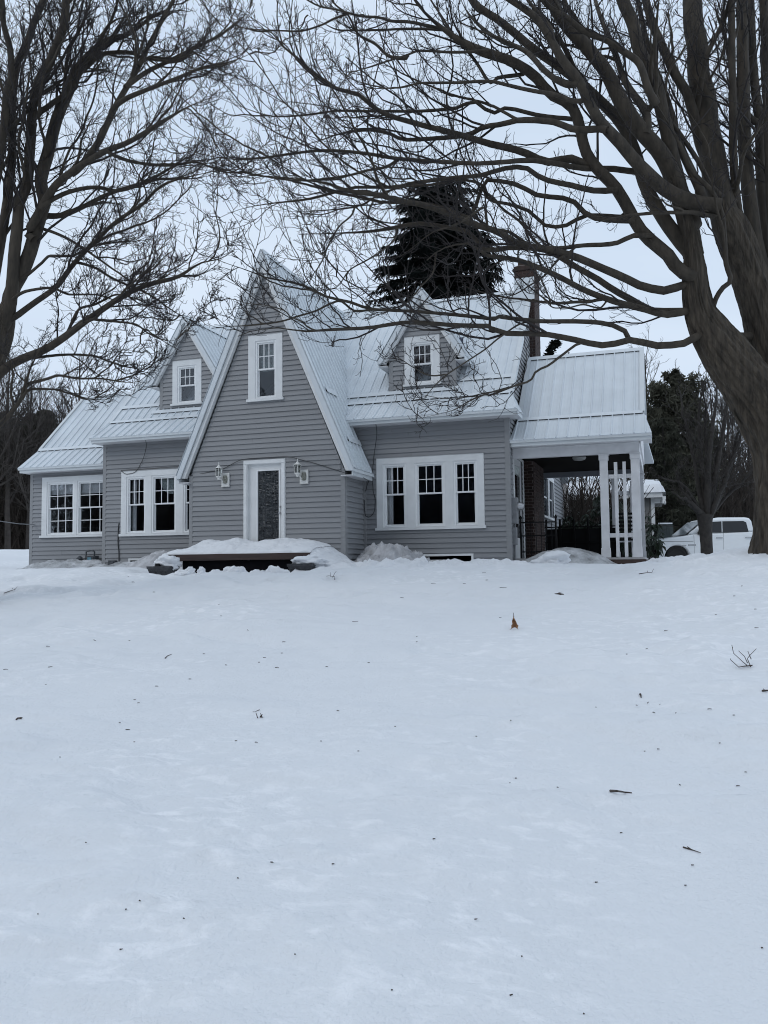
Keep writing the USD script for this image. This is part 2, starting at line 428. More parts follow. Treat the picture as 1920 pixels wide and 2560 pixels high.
def board_mesh(poly, zb, zt, place, mb):
    """One lapped board: thick at its lower edge."""
    v, f = tri2(poly)
    off = 0.004 + 0.024 * np.clip((zt - v[:, 1]) / (zt - zb), 0, 1)
    mb.add(place(v[:, 0], off, v[:, 1]), f)
    for ring in [poly.exterior] + list(poly.interiors):
        c = np.array(ring.coords)[:-1]
        n = len(c)
        o = 0.004 + 0.024 * np.clip((zt - c[:, 1]) / (zt - zb), 0, 1)
        V = np.vstack([place(c[:, 0], o, c[:, 1]), place(c[:, 0], 0 * o - 0.002, c[:, 1])])
        mb.add(V, [(i, (i + 1) % n, (i + 1) % n + n, i + n) for i in range(n)])


def wall(poly, holes, place, material='siding', single=True, thick=0.12, boards=None):
    """Sheathing with openings, and the boards nailed on it."""
    solid = poly.difference(unary_union(holes)) if holes else poly
    mb = MB()
    for g in getattr(solid, 'geoms', [solid]):
        v, f = tri2(g)
        mb.add(place(v[:, 0], 0 * v[:, 0] - 0.002, v[:, 1]), f)
        mb.add(place(v[:, 0], 0 * v[:, 0] - thick, v[:, 1]), f[:, ::-1])
        for ring in [g.exterior] + list(g.interiors):
            c = np.array(ring.coords)[:-1]
            n = len(c)
            z = 0 * c[:, 0]
            mb.add(np.vstack([place(c[:, 0], z - 0.002, c[:, 1]), place(c[:, 0], z - thick, c[:, 1])]), [(i, (i + 1) % n, (i + 1) % n + n, i + n) for i in range(n)])
    w = obj('wall', mb, material, house)
    area = (boards or poly).difference(unary_union(holes)) if holes else (boards or poly)
    area = area.intersection(sbox(-99, 1.44, 99, 99))       # the snow hides whatever is lower
    x0, zlo, x1, zhi = area.bounds
    joined = MB()
    jr = np.random.default_rng(int(abs(x0 * 100)) + 3)
    k0, k1 = math.floor((Z0 - zhi) / COURSE), math.ceil((Z0 - zlo) / COURSE)
    for k in range(k1, k0 - 1, -1):
        zb = Z0 - k * COURSE
        band = area.intersection(sbox(x0 - 1, zb, x1 + 1, zb + COURSE))
        for g in getattr(band, 'geoms', [band]):
            if g.geom_type != 'Polygon' or g.area < 0.003:
                continue
            if single:
                ga, gb = g.bounds[0], g.bounds[2]
                cut = [ga - 1, gb + 1]
                if gb - ga > 2.6 and jr.random() < 0.14:      # a lapped end joint in a long run
                    cut.insert(1, ga + (gb - ga) * jr.uniform(0.3, 0.7))
                for ca, cb in zip(cut[:-1], cut[1:]):
                    piece = g.intersection(sbox(ca + 0.0015, zb - 1, cb - 0.0015, zb + 1))
                    if piece.geom_type == 'Polygon' and piece.area > 0.0005:
                        m = MB()
                        board_mesh(piece, zb, zb + COURSE, place, m)
                        obj('siding_board', m, material, w)
            else:
                board_mesh(g, zb, zb + COURSE, place, joined)
    if not single and joined.n:
        obj('siding', joined, material, w, kind='stuff')
    return w


RM = 2.33                                    # rise over run of the tall gable's roof
GX0, GPEAK = -8.365, 8.775


def gable_x(z, s):
    return GX0 + s * (GPEAK - z) / RM


# --- openings: (x0, x1, z0, z1)
DOOR = (-8.885, -7.847, 1.6, 3.998)
ATTIC = (-8.770, -7.915, 5.325, 6.854)
gable_poly = Polygon([(-10.286, 1.2), (-6.445, 1.2), (-6.445, 3.72), (GX0 + (8.24 - 3.72) / 2.385, 3.72), (GX0, 8.24), (GX0 - (8.24 - 3.72) / 2.385, 3.72), (-10.286, 3.72)]).buffer(0)
gable_poly = gable_poly.intersection(Polygon([(-10.286, 1.2), (-6.445, 1.2), (-6.445, 3.66), (-6.44, 3.69), (GX0, 8.26), (-10.29, 3.69), (-10.286, 3.66)]))
corner = 0.085
wall(gable_poly, [sbox(*[DOOR[i] for i in (0, 2, 1, 3)]), sbox(*[ATTIC[i] for i in (0, 2, 1, 3)])], front(0.0),
     boards=gable_poly.intersection(sbox(-10.286 + corner, 1, -6.445 - corner, 9)))
RWIN = (-6.112, -3.622, 2.392, 4.045)
RBASE = (-5.60, -3.885, 1.25, 1.845)
right_poly = unary_union([sbox(-6.445, 1.1, -3.068, 4.83), sbox(-6.9, 3.2, -6.44, 4.83)])
wall(right_poly, [sbox(*[RWIN[i] for i in (0, 2, 1, 3)]), sbox(*[RBASE[i] for i in (0, 2, 1, 3)])], front(D1), boards=right_poly.intersection(Polygon([(-6.375, 1.1), (-3.153, 1.1), (-3.153, 4.80), (-6.85, 4.80), (-6.85, 3.65), (-6.375, 3.65)])))
LWIN = (-13.018, -10.42, 2.405, 4.067)
LBASE = (-12.78, -11.78, 1.15, 1.845)
left_poly = unary_union([sbox(-13.57, 1.1, -10.286, 4.83), sbox(-10.29, 3.2, -9.85, 4.83)])
wall(left_poly, [sbox(*[LWIN[i] for i in (0, 2, 1, 3)]), sbox(*[LBASE[i] for i in (0, 2, 1, 3)])], front(D1), boards=left_poly.intersection(sbox(-13.57 + 0.085, 1.1, -9.9, 4.80)))
WWIN = (-15.945, -13.40, 2.46, 4.085)
wing_poly = sbox(-16.335, 1.0, -13.57, 4.25)
wall(wing_poly, [sbox(-15.945, 2.46, -13.60, 4.085)], front(D2), 'siding_wing', boards=sbox(-16.335 + 0.085, 1.0, -13.60, 4.22))
wall(sbox(0.0, 1.2, D1, 3.72), [], right_side(-6.445), boards=sbox(0.095, 1.2, D1 - 0.02, 3.62))
wall(sbox(0.0, 1.2, D1, 3.72), [], left_side(-10.286), single=False)
# right end wall with its triangle under the rake, rear part running on as a lower ell
SDOOR = (1.62, 2.86, 1.6, 4.03)
RW1, RW2 = (6.45, 7.45, 2.95, 4.05), (7.75, 8.75, 2.95, 4.05)
end_poly = Polygon([(D1, 1.0), (11.35, 1.0), (11.35, 4.35), (8.67, 4.9), (8.2, 5.42), (4.92, 8.70), (1.6, 5.38), (D1, 4.8)])
wall(end_poly, [sbox(*[q[i] for i in (0, 2, 1, 3)]) for q in (SDOOR, RW1, RW2)], right_side(-3.068), single=False, boards=end_poly.intersection(sbox(D1 + 0.09, 1, 12, 9)))
wall(Polygon([(D1, 1.0), (8.67, 1.0), (8.67, 4.8), (8.2, 5.42), (4.92, 8.70), (1.6, 5.38), (D1, 4.8)]), [], left_side(-13.57), single=False)
wall(Polygon([(D2, 1.0), (6.16, 1.0), (6.16, 4.2), (3.92, 6.7), (D2, 4.2)]), [], left_side(-16.335), 'siding_wing', single=False)
for nm, (a, b, c) in (('a', (-13.57, -3.068, 8.67)), ('b', (-16.335, -13.6, 6.16))):
    obj('wall', MB().box(a, b, c - 0.12, c, 1.0, 4.8 if nm == 'a' else 4.2), 'siding', house)
obj('wall', MB().box(-8.0, -3.075, 11.25, 11.35, 1.0, 4.3).box(-8.0, -7.9, 8.7, 11.25, 1.0, 4.3), 'siding', house)
obj('roof', MB().prism([(-2.85, 8.6, 4.95), (-2.85, 11.6, 4.3), (-2.85, 11.6, 4.4), (-2.85, 8.6, 5.05)], (-5.4, 0, 0)), 'roof_metal', house)

# corner boards
for x0, x1, y0, y1, z0, z1 in [(-10.296, -10.202, -0.022, 0.012, 1.2, 3.70), (-6.54, -6.43, -0.022, 0.012, 1.2, 3.66), (-6.452, -6.423, 0.0125, 0.095, 1.2, 3.64),
                               (-3.155, -3.045, D1 - 0.022, D1 + 0.012, 1.1, 4.82), (-3.075, -3.0455, D1 + 0.0125, D1 + 0.095, 1.1, 4.80), (-13.585, -13.487, D1 - 0.022, D1 + 0.012, 1.1, 4.82),
                               (-13.588, -13.572, D1 + 0.0125, D2 - 0.004, 1.1, 4.82), (-16.35, -16.252, D2 - 0.022, D2 + 0.012, 1.0, 4.24), (-6.44, -6.37, D1 - 0.05, D1 - 0.0035, 1.2, 3.62)]:
    obj('corner_board', MB().box(x0, x1, y0, y1, z0, z1), 'corner_trim', house)

# dark partitions and floors seen through the panes
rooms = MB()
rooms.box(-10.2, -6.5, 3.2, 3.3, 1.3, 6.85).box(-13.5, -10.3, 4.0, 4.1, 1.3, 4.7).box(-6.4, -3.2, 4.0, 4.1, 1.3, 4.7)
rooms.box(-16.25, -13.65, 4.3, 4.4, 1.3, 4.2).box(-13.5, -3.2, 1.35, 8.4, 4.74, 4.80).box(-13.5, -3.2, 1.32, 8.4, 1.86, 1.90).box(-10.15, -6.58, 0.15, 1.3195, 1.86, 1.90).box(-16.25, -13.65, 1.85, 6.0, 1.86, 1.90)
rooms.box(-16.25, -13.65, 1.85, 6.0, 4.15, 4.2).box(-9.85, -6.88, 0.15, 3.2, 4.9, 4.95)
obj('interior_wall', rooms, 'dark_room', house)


# --- windows
def casing(x0, x1, z0, z1, y, units, head=0.145, side=0.13, sillh=0.06, over=0.03, proud=0.03):
    """Flat white trim round a group of windows whose openings are the (x0, x1) pairs in units."""
    zb, zt = z0 + sillh, z1 - head
    m = MB()
    m.box(x0, x1, y - proud, y - 0.0005, zt, z1)
    m.box(x0, units[0][0], y - proud, y - 0.0005, zb, zt)
    m.box(units[-1][1], x1, y - proud, y - 0.0005, zb, zt)
    for (a, b), (c, d) in zip(units[:-1], units[1:]):
        m.box(b, c, y - proud + 0.004, y + 0.05, zb, zt)
    p = obj('window_casing', m, 'white_paint', house)
    obj('sill', MB().box(x0 - over, x1 + over, y - 0.07, y + 0.02, z0, zb - 0.001), 'white_paint', p)
    obj('drip_cap', MB().box(x0 - 0.012, x1 + 0.012, y - proud - 0.012, y - 0.001, z1 + 0.0005, z1 + 0.012), 'corner_trim', p)
    return zb, zt


def window(x0, x1, z0, z1, zm, y, lower=False, shade=None, mid=None):
    """Double-hung unit in the opening x0..x1, z0..z1 with its meeting rail at zm."""
    fr = 0.045
    m = MB()
    ya, yb = y - 0.012, y + 0.085
    m.box(x0, x0 + fr, ya, yb, z0, z1).box(x1 - fr, x1, ya, yb, z0, z1).box(x0 + fr, x1 - fr, ya, yb, z1 - fr, z1).box(x0 + fr, x1 - fr, ya, yb, z0, z0 + fr * 0.8)
    w = obj('window', m, 'white_vinyl', house)
    a, b, bot, top = x0 + fr, x1 - fr, z0 + fr * 0.8, z1 - fr
    r = 0.034
    for nm, zlo, zhi, yy, grid in (('upper', zm - 0.01, top, y + 0.012, True), ('lower', bot, zm + 0.02, y + 0.044, lower)):
        m = MB()
        y0, y1 = yy, yy + 0.028
        m.box(a, a + r, y0, y1, zlo, zhi).box(b - r, b, y0, y1, zlo, zhi).box(a + r, b - r, y0, y1, zhi - r, zhi).box(a + r, b - r, y0, y1, zlo, zlo + r)
        sash = obj('sash', m, 'white_vinyl', w)
        ga, gb, gz0, gz1 = a + r, b - r, zlo + r, zhi - r
        yp = yy + 0.016
        if grid:
            m = MB()
            for k in (1, 2):
                xx = ga + (gb - ga) * k / 3
                m.box(xx - 0.009, xx + 0.009, yp - 0.012, yp - 0.001, gz0, gz1)
            zz = (gz0 + gz1) / 2
            for k in range(3):
                xa = ga + (gb - ga) * k / 3 + (0.0095 if k else 0)
                xb = ga + (gb - ga) * (k + 1) / 3 - (0.0095 if k < 2 else 0)
                m.box(xa, xb, yp - 0.0115, yp - 0.0015, zz - 0.009, zz + 0.009)
            obj('muntin', m, 'white_vinyl', w)
            xs = [ga + (gb - ga) * k / 3 for k in range(4)]
            for i in range(3):
                for q0, q1 in ((gz0, zz), (zz, gz1)):
                    obj('pane', MB().box(xs[i], xs[i + 1], yp, yp + 0.003, q0, q1), 'window_glass', w)
        else:
            obj('pane', MB().box(ga, gb, yp, yp + 0.003, gz0, gz1), 'window_glass', w)
    if shade == 'blind':
        zz = z1 - fr - 0.30
        obj('shade', grid_mesh(np.stack(np.meshgrid(np.linspace(a, b, 24), [0], np.linspace(zz, top, 3), indexing='ij'), -1)[:, 0] + np.stack([np.zeros((24, 3)), y + 0.088 + 0.006 * np.sin(np.linspace(0, 19, 24))[:, None] * np.ones(3), np.zeros((24, 3))], -1)), 'curtain', w, smooth=True)
    elif shade in ('lace', 'brown'):
        u = np.linspace(0, 1, 40)
        z = np.linspace(zm - 0.02, top, 4)
        U, Zz = np.meshgrid(u, z, indexing='ij')
        obj('curtain', grid_mesh(np.stack([a + (b - a) * U, y + 0.13 + 0.022 * np.sin(U * 38 + 2 * Zz), Zz], -1)), 'lace' if shade == 'lace' else 'brown_curtain', w, smooth=True)
    elif shade == 'swag':
        c = mid
        u = np.linspace(-1, 1, 30)
        U, Q = np.meshgrid(u, np.linspace(0, 1, 8), indexing='ij')
        drop = 0.40 * np.sqrt(np.clip(1 - U ** 2, 0, 1)) + 0.02
        obj('curtain', grid_mesh(np.stack([c + 0.36 * U, y + 0.14 + 0.02 * np.sin(Q * 14), top - drop * Q], -1)), 'lace', w, smooth=True)
    elif shade == 'side':
        U, Zz = np.meshgrid(np.linspace(0, 1, 16), np.linspace(bot, top, 3), indexing='ij')
        obj('curtain', grid_mesh(np.stack([a + 0.02 + 0.13 * U, y + 0.15 + 0.02 * np.sin(U * 19), Zz], -1)), 'curtain', w, smooth=True)
    return w


units = [(-5.963, -5.405), (-5.200, -4.508), (-4.312, -3.772)]
zb, zt = casing(*RWIN, D1, units)
for k, (a, b) in enumerate(units):
    window(a, b, zb + 0.005, zt, 3.20, D1, shade=('side', None, None)[k])
units = [(-12.862, -12.292), (-12.113, -11.405), (-11.20, -10.63)]
zb, zt = casing(*LWIN, D1, units)
for k, (a, b) in enumerate(units):
    window(a, b, zb + 0.005, zt, 3.20, D1, shade=('side', 'swag', None)[k], mid=-11.63)
units = [(-15.785, -14.885), (-14.795, -13.72)]
zb, zt = casing(-15.945, -13.592, 2.44, 4.085, D2, units, head=0.13, over=0.035)
for a, b in units:
    window(a, b, zb + 0.005, zt, 3.225, D2, lower=True, shade='blind')
zb, zt = casing(*ATTIC, 0.0, [(-8.597, -8.066)], head=0.14)
window(-8.597, -8.066, zb, zt, 6.055, 0.0, shade='lace')


# basement windows at the snow line
def basement(x0, x1, z0, z1, y, split):
    m = MB()
    m.box(x0, x1, y - 0.03, y - 0.0005, z1 - 0.05, z1).box(x0, x0 + 0.05, y - 0.03, y - 0.0005, z0, z1 - 0.0505).box(x1 - 0.05, x1, y - 0.03, y - 0.0005, z0, z1 - 0.0505)
    w = obj('basement_window', m, 'white_paint', house)
    obj('sash', MB().box(split[0], split[1], y + 0.02, y + 0.06, z1 - 0.17, z1 - 0.13).box(split[0], split[0] + 0.04, y + 0.02, y + 0.06, z0, z1 - 0.171).box(split[1] - 0.04, split[1], y + 0.02, y + 0.06, z0, z1 - 0.171), 'white_vinyl', w)
    obj('jamb', MB().box(x0 + 0.05, split[0] - 0.001, y + 0.05, y + 0.08, z0, z1 - 0.06), 'corner_trim', w)
    obj('pane', MB().box(split[0] + 0.04, split[1] - 0.04, y + 0.035, y + 0.04, z0, z1 - 0.171), 'window_glass', w)


basement(*RBASE, D1, (-4.92, -4.2))
basement(*LBASE, D1, (-12.52, -11.88))
obj('vent_cover', MB().box(-5.96, -5.84, D1 - 0.05, D1 - 0.02, 1.985, 2.09).box(-5.945, -5.855, D1 - 0.062, D1 - 0.0505, 2.0, 2.075), 'corner_trim', house)

# --- front door
m = MB()
for a, b, c, d in ((DOOR[0], DOOR[0] + 0.095, DOOR[2], DOOR[3] - 0.0955), (DOOR[1] - 0.095, DOOR[1], DOOR[2], DOOR[3] - 0.0955), (DOOR[0], DOOR[1], DOOR[3] - 0.095, DOOR[3])):
    m.box(a, b, -0.035, 0.10, c, d)
    m.box(a + 0.02, b - 0.02, -0.045, -0.0352, c + 0.01, d - 0.012)
frame = obj('door_casing', m, 'white_paint', house)
dx0, dx1, dz1 = DOOR[0] + 0.0955, DOOR[1] - 0.0955, DOOR[3] - 0.0955
m = MB()
gx0, gx1, gz0, gz1 = -8.555, -8.03, 2.12, 3.748
m.box(dx0, gx0, 0.035, 0.08, 1.9, dz1).box(gx1, dx1, 0.035, 0.08, 1.9, dz1).box(gx0, gx1, 0.035, 0.08, gz1, dz1).box(gx0, gx1, 0.035, 0.08, 1.9, gz0)
door = obj('front_door', m, 'white_paint', house)
m = MB()
for a, b, c, d in ((gx0 - 0.03, gx0, gz0 - 0.03, gz1 + 0.03), (gx1, gx1 + 0.03, gz0 - 0.03, gz1 + 0.03), (gx0, gx1, gz1, gz1 + 0.03), (gx0, gx1, gz0 - 0.03, gz0)):
    m.box(a, b, 0.022, 0.0345, c, d)
obj('glass_frame', m, 'white_vinyl', door)
obj('door_glass', MB().box(gx0, gx1, 0.05, 0.056, gz0, gz1), 'door_glass', door)
m = MB()
for xx in (gx0 + 0.11, gx0 + 0.18, gx1 - 0.18, gx1 - 0.11):
    m.box(xx - 0.003, xx + 0.003, 0.046, 0.0495, gz0, gz1)
for zz in np.linspace(gz0 + 0.12, gz1 - 0.08, 9):
    m.box(gx0, gx0 + 0.107, 0.0465, 0.049, zz - 0.003, zz + 0.003).box(gx1 - 0.107, gx1, 0.0465, 0.049, zz - 0.003, zz + 0.003)
for zz in (gz1 - 0.15, gz1 - 0.27, gz0 + 0.5):
    m.box(gx0 + 0.183, gx1 - 0.183, 0.0465, 0.049, zz - 0.003, zz + 0.003)
obj('leading', m, 'meter_dark', door)
obj('door_knob', MB().lathe([(0, -0.03), (0.022, -0.025), (0.028, 0), (0.022, 0.022), (0, 0.03)], (-7.985, -0.03, 2.79), 12).box(-8.0, -7.97, -0.02, 0.0345, 2.775, 2.805), 'steel', door)
obj('deadbolt', MB().box(-8.005, -7.965, 0.005, 0.0345, 2.90, 2.945), 'steel', door)


# --- wall lamps
def wall_lamp(x, zlow, zhigh):
    p = obj('wall_lamp', MB().box(x - 0.098, x + 0.098, -0.055, -0.02, zlow, zhigh).box(x - 0.082, x + 0.082, -0.062, -0.0552, zlow + 0.016, zhigh - 0.016), 'lamp_white', house)
    xl = x - 0.10
    y = -0.17
    zt = zhigh + 0.02
    obj('rust_patch', MB().lathe([(0, -0.10), (0.05, -0.085), (0.062, 0.0), (0.045, 0.08), (0.0, 0.09)], (x + 0.005, -0.063, zlow + 0.17), 9), 'lamp_dirt', p)
    a = np.linspace(0, 1, 9)
    obj('arm', MB().tube(np.stack([x - 0.02 - 0.08 * a, -0.07 - 0.10 * a, zlow + 0.10 + 0.02 * np.sin(a * 3.1) + 0.12 * a ** 2], -1), 0.016, 8), 'lamp_white', p)
    c = (xl, y, zt - 0.12)
    obj('lantern_base', MB().lathe([(0, -0.07), (0.028, -0.06), (0.036, -0.02), (0.062, 0.0), (0.062, 0.02), (0, 0.022)], c, 12), 'lamp_white', p)
    obj('lantern_glass', MB().lathe([(0.058, 0.0), (0.074, 0.10), (0.076, 0.17), (0.058, 0.19)], (c[0], c[1], c[2] + 0.022), 8), 'lamp_glass', p)
    m = MB()
    for k in range(4):
        w = k * math.pi / 2 + 0.5
        m.bar((c[0] + 0.06 * math.cos(w), c[1] + 0.06 * math.sin(w), c[2] + 0.02), (c[0] + 0.078 * math.cos(w), c[1] + 0.078 * math.sin(w), c[2] + 0.20), 0.008, 0.008, up=(1, 0, 0))
    m.lathe([(0.08, 0.20), (0.06, 0.225), (0.04, 0.235), (0.028, 0.26), (0.010, 0.275), (0.007, 0.30), (0.012, 0.315), (0, 0.34)], c, 12)
    obj('lantern_cap', m, 'lamp_white', p)
    obj('candle', MB().lathe([(0, 0.03), (0.012, 0.03), (0.012, 0.12), (0.007, 0.15), (0, 0.16)], c, 8), 'lamp_white', p)


wall_lamp(-9.337, 3.42, 3.735)
wall_lamp(-7.385, 3.405, 3.72)


# ------------------------------------------------------------------ metal roofs
RIB, PANEL = 0.2286, 0.9144


def roof(name, O, U, V, poly, slab=0.07, ribs=True, ribtop=0.026, u0=0.0, label=None):
    """A slope: deck under ribbed sheets that lie side by side along U and run up along V."""
    O, U, V = (np.asarray(k, float) for k in (O, U, V))
    U /= np.linalg.norm(U)
    V /= np.linalg.norm(V)
    N = np.cross(U, V)
    if N[2] < 0:
        N = -N
    poly = Polygon(poly).buffer(0)
    P = lambda uv, h: O + np.asarray(uv)[:, :1] * U + np.asarray(uv)[:, 1:] * V + h * N
    c = np.array(poly.exterior.coords)[:-1]
    m = MB().prism(P(c, -0.006), -N * slab)
    r = obj(name, m, 'roof_trim', house, label=label)
    if not ribs:
        return r
    ua, va, ub, vb = poly.bounds
    k = math.floor((ua - u0) / PANEL)
    while u0 + k * PANEL < ub:
        a, b = u0 + k * PANEL, u0 + (k + 1) * PANEL
        k += 1
        strip = poly.intersection(sbox(a + 0.0006, va - 1, b - 0.0006, vb + 1))
        m = MB()
        for g in getattr(strip, 'geoms', [strip]):
            if g.geom_type != 'Polygon' or g.area < 0.002:
                continue
            q = np.array(g.exterior.coords)[:-1]
            v, f = tri2(g)
            m.add(P(v, 0.0), f)
            n = len(q)
            m.add(np.vstack([P(q, 0.0), P(q, -0.005)]), [(i, (i + 1) % n, (i + 1) % n + n, i + n) for i in range(n)])
            for j in range(12):
                uu = a + (j + 0.15) * RIB / 3
                big = j % 3 == 0
                w0, w1, h = (0.036, 0.014, ribtop) if big else (0.016, 0.006, 0.0035)
                line = LineString([(uu, va - 1), (uu, vb + 1)]).intersection(g.buffer(0.001))
                for s in getattr(line, 'geoms', [line]):
                    if s.is_empty or s.geom_type != 'LineString':
                        continue
                    (_, v0), (_, v1) = s.coords[0], s.coords[-1]
                    rib = np.vstack([np.vstack([O + (uu + d) * U + vv * V + hh * N for d, hh in ((-w0 / 2, 0.0003), (-w1 / 2, h), (w1 / 2, h), (w0 / 2, 0.0003))]) for vv in (v0, v1)])
                    m.add(rib, [(0, 1, 5, 4), (1, 2, 6, 5), (2, 3, 7, 6), (0, 3, 2, 1), (4, 5, 6, 7)])
        if m.n:
            obj('roof_panel', m, 'roof_metal', r)
    return r


def strip_on(parent, name, O, U, V, ua, ub, v0, v1, h0=0.0268, h1=0.0310, lip=0.0, material='roof_trim'):
    """A flat bar resting on the ribs, so that dark slots stay between them."""
    O, U, V = (np.asarray(k, float) for k in (O, U, V))
    U, V = U / np.linalg.norm(U), V / np.linalg.norm(V)
    N = np.cross(U, V)
    N = -N if N[2] < 0 else N
    c = O + (ua + ub) / 2 * U + (v0 + v1) / 2 * V + (h0 + h1) / 2 * N
    m = MB().obox(c, U * (ub - ua) / 2, V * (v1 - v0) / 2, N * (h1 - h0) / 2)
    obj(name, m, material, parent)


def seat(O, U, V, parent, ua, ub, v, dark=0.05):
    """Bar over a black strip that stands for its shade: flashing across a slope."""
    strip_on(parent, 'flashing', O, U, V, ua, ub, v - 0.03, v + 0.11, 0.0268, 0.0310)
    strip_on(parent, 'closure', O, U, V, ua, ub, v - 0.012, v + 0.03, 0.0005, 0.0255, material='black_plastic')  # near-black strip puts the shade under the bar into colour


S2 = math.sqrt(2)


def gabled(xa, xb, eave, kick, ridge, xe0, xe1, z_soff, wall_y, u0, back=True, hip=None, cap=True, kicklabel=None):
    """Front slope with its flatter skirt, ridge, rear slope, fascia and soffit. eave, kick, ridge: (y, z)."""
    (ye, ze), (yk, zk), (yr, zr) = eave, kick, ridge
    Lk, Lm = math.hypot(yk - ye, zk - ze), math.hypot(yr - yk, zr - zk)
    Vs, Vm = np.array([0, yk - ye, zk - ze]) / Lk, np.array([0, yr - yk, zr - zk]) / Lm
    W = xb - xa
    r = roof('roof', (xa, yk, zk), (1, 0, 0), Vm, [(0, 0), (W, 0), (W, Lm), (0, Lm)], u0=u0)
    e0, e1 = xe0 - xa, xe1 - xa
    s = roof('skirt_roof', (xa, ye, ze), (1, 0, 0), Vs, [(e0, 0), (e1, 0), (W, Lk), (0, Lk)], u0=u0, slab=0.05)
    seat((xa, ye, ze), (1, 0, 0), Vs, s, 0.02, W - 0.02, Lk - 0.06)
    # rear, mirrored about the ridge
    yb, ybk = 2 * yr - ye, 2 * yr - yk
    roof('roof', (xa, ybk, zk), (1, 0, 0), (0, -Vm[1], Vm[2]), [(0, 0), (W, 0), (W, Lm), (0, Lm)], ribs=False)
    roof('skirt_roof', (xa, yb, ze), (1, 0, 0), (0, -Vs[1], Vs[2]), [(e0, 0), (e1, 0), (W, Lk), (0, Lk)], ribs=False)
    if cap:
        strip_on(r, 'ridge_cap', (xa, yk, zk), (1, 0, 0), Vm, -0.01, W + 0.01, Lm - 0.13, Lm + 0.012, 0.0268, 0.0310)
        strip_on(r, 'closure', (xa, yk, zk), (1, 0, 0), Vm, 0.03, W - 0.03, Lm - 0.115, Lm - 0.08, 0.0005, 0.0255, material='black_plastic')  # shade below the ridge cap, drawn as a black strip between ribs
        strip_on(r, 'ridge_cap', (xa, ybk, zk), (1, 0, 0), (0, -Vm[1], Vm[2]), -0.01, W + 0.01, Lm - 0.13, Lm + 0.012, 0.0268, 0.0310)
    # gable-end trim
    for x, d in ((xa, -1), (xb, 1)):
        m = MB()
        n = np.array([0, -Vm[2], Vm[1]])
        p0, p1 = np.array([x, yk, zk]), np.array([x, yr, zr])
        m.obox((p0 + p1) / 2 + n * -0.035 + np.array([d * 0.011, 0, 0]), (0.010, 0, 0), (p1 - p0) / 2, n * 0.062)
        m.obox((p0 + p1) / 2 + n * 0.0285 + np.array([-d * 0.03, 0, 0]), (0.05, 0, 0), (p1 - p0) / 2, n * 0.0015)
        n2 = np.array([0, Vm[2], Vm[1]])
        p0, p1 = np.array([x, ybk, zk]), np.array([x, yr, zr])
        m.obox((p0 + p1) / 2 + n2 * -0.035 + np.array([d * 0.0112, 0, 0]), (0.010, 0, 0), (p1 - p0) / 2, n2 * 0.0618)
        obj('rake_trim', m, 'fascia_metal', r)
    # eave trim: metal edge over a fascia board, soffit behind
    f = obj('fascia', MB().box(xe0 + 0.03, xe1 - 0.03, ye + 0.045, ye + 0.075, z_soff, ze - 0.062), 'fascia_metal', house)
    obj('eave_trim', MB().box(xe0, xe1, ye + 0.012, ye + 0.045, ze - 0.060, ze - 0.0125), 'fascia_metal', f)
    obj('soffit', MB().box(xe0 + 0.035, xe1 - 0.035, ye + 0.0755, wall_y - 0.002, z_soff + 0.004, z_soff + 0.02), 'porch_white', f)
    # flared returns round the corners
    for (x, xe, d) in ((xa, xe0, -1), (xb, xe1, 1)):
        if abs(xe - x) < 0.02:
            continue
        yq = ye + 0.72
        m = MB().prism([(x, yk - 0.02, zk), (xe, ye, ze), (xe, yq, ze + 0.02)], (0, 0, -0.03))
        q = obj('eave_return', m, 'roof_metal', house)
        obj('fascia', MB().box(min(xe - d * 0.035, xe - d * 0.005), max(xe - d * 0.035, xe - d * 0.005), ye + 0.076, yq - 0.02, z_soff, ze - 0.04), 'fascia_metal', q)
        obj('soffit', MB().box(min(x - d * 0.02, xe - d * 0.036), max(x - d * 0.02, xe - d * 0.036), wall_y - 0.001, yq - 0.03, z_soff + 0.0045, z_soff + 0.0195), 'porch_white', q)
    return r, s, Vm, Vs, Lm, Lk


MAIN_R, MAIN_S, VM, VS, LM, LK = gabled(-13.65, -3.03, (0.75, 4.91), (1.5, 5.42), (4.92, 8.84), -13.72, -2.80, 4.785, D1, 0.05)
OM = (-13.65, 1.5, 5.42)
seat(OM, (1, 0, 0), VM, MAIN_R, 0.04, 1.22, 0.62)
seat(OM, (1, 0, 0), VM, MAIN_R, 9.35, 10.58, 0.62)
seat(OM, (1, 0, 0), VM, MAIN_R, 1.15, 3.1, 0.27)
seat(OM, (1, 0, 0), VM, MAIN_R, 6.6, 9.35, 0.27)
gabled(-16.42, -13.6, (1.30, 4.335), (2.05, 4.915), (3.92, 6.79), -16.47, -13.6, 4.205, D2, -0.1)
PORCH_R, _, VP, _, LP, _ = gabled(-2.98, -0.26, (1.15, 4.285), (1.90, 4.85), (3.73, 6.70), -3.05, -0.105, 4.15, D3, 0.0)


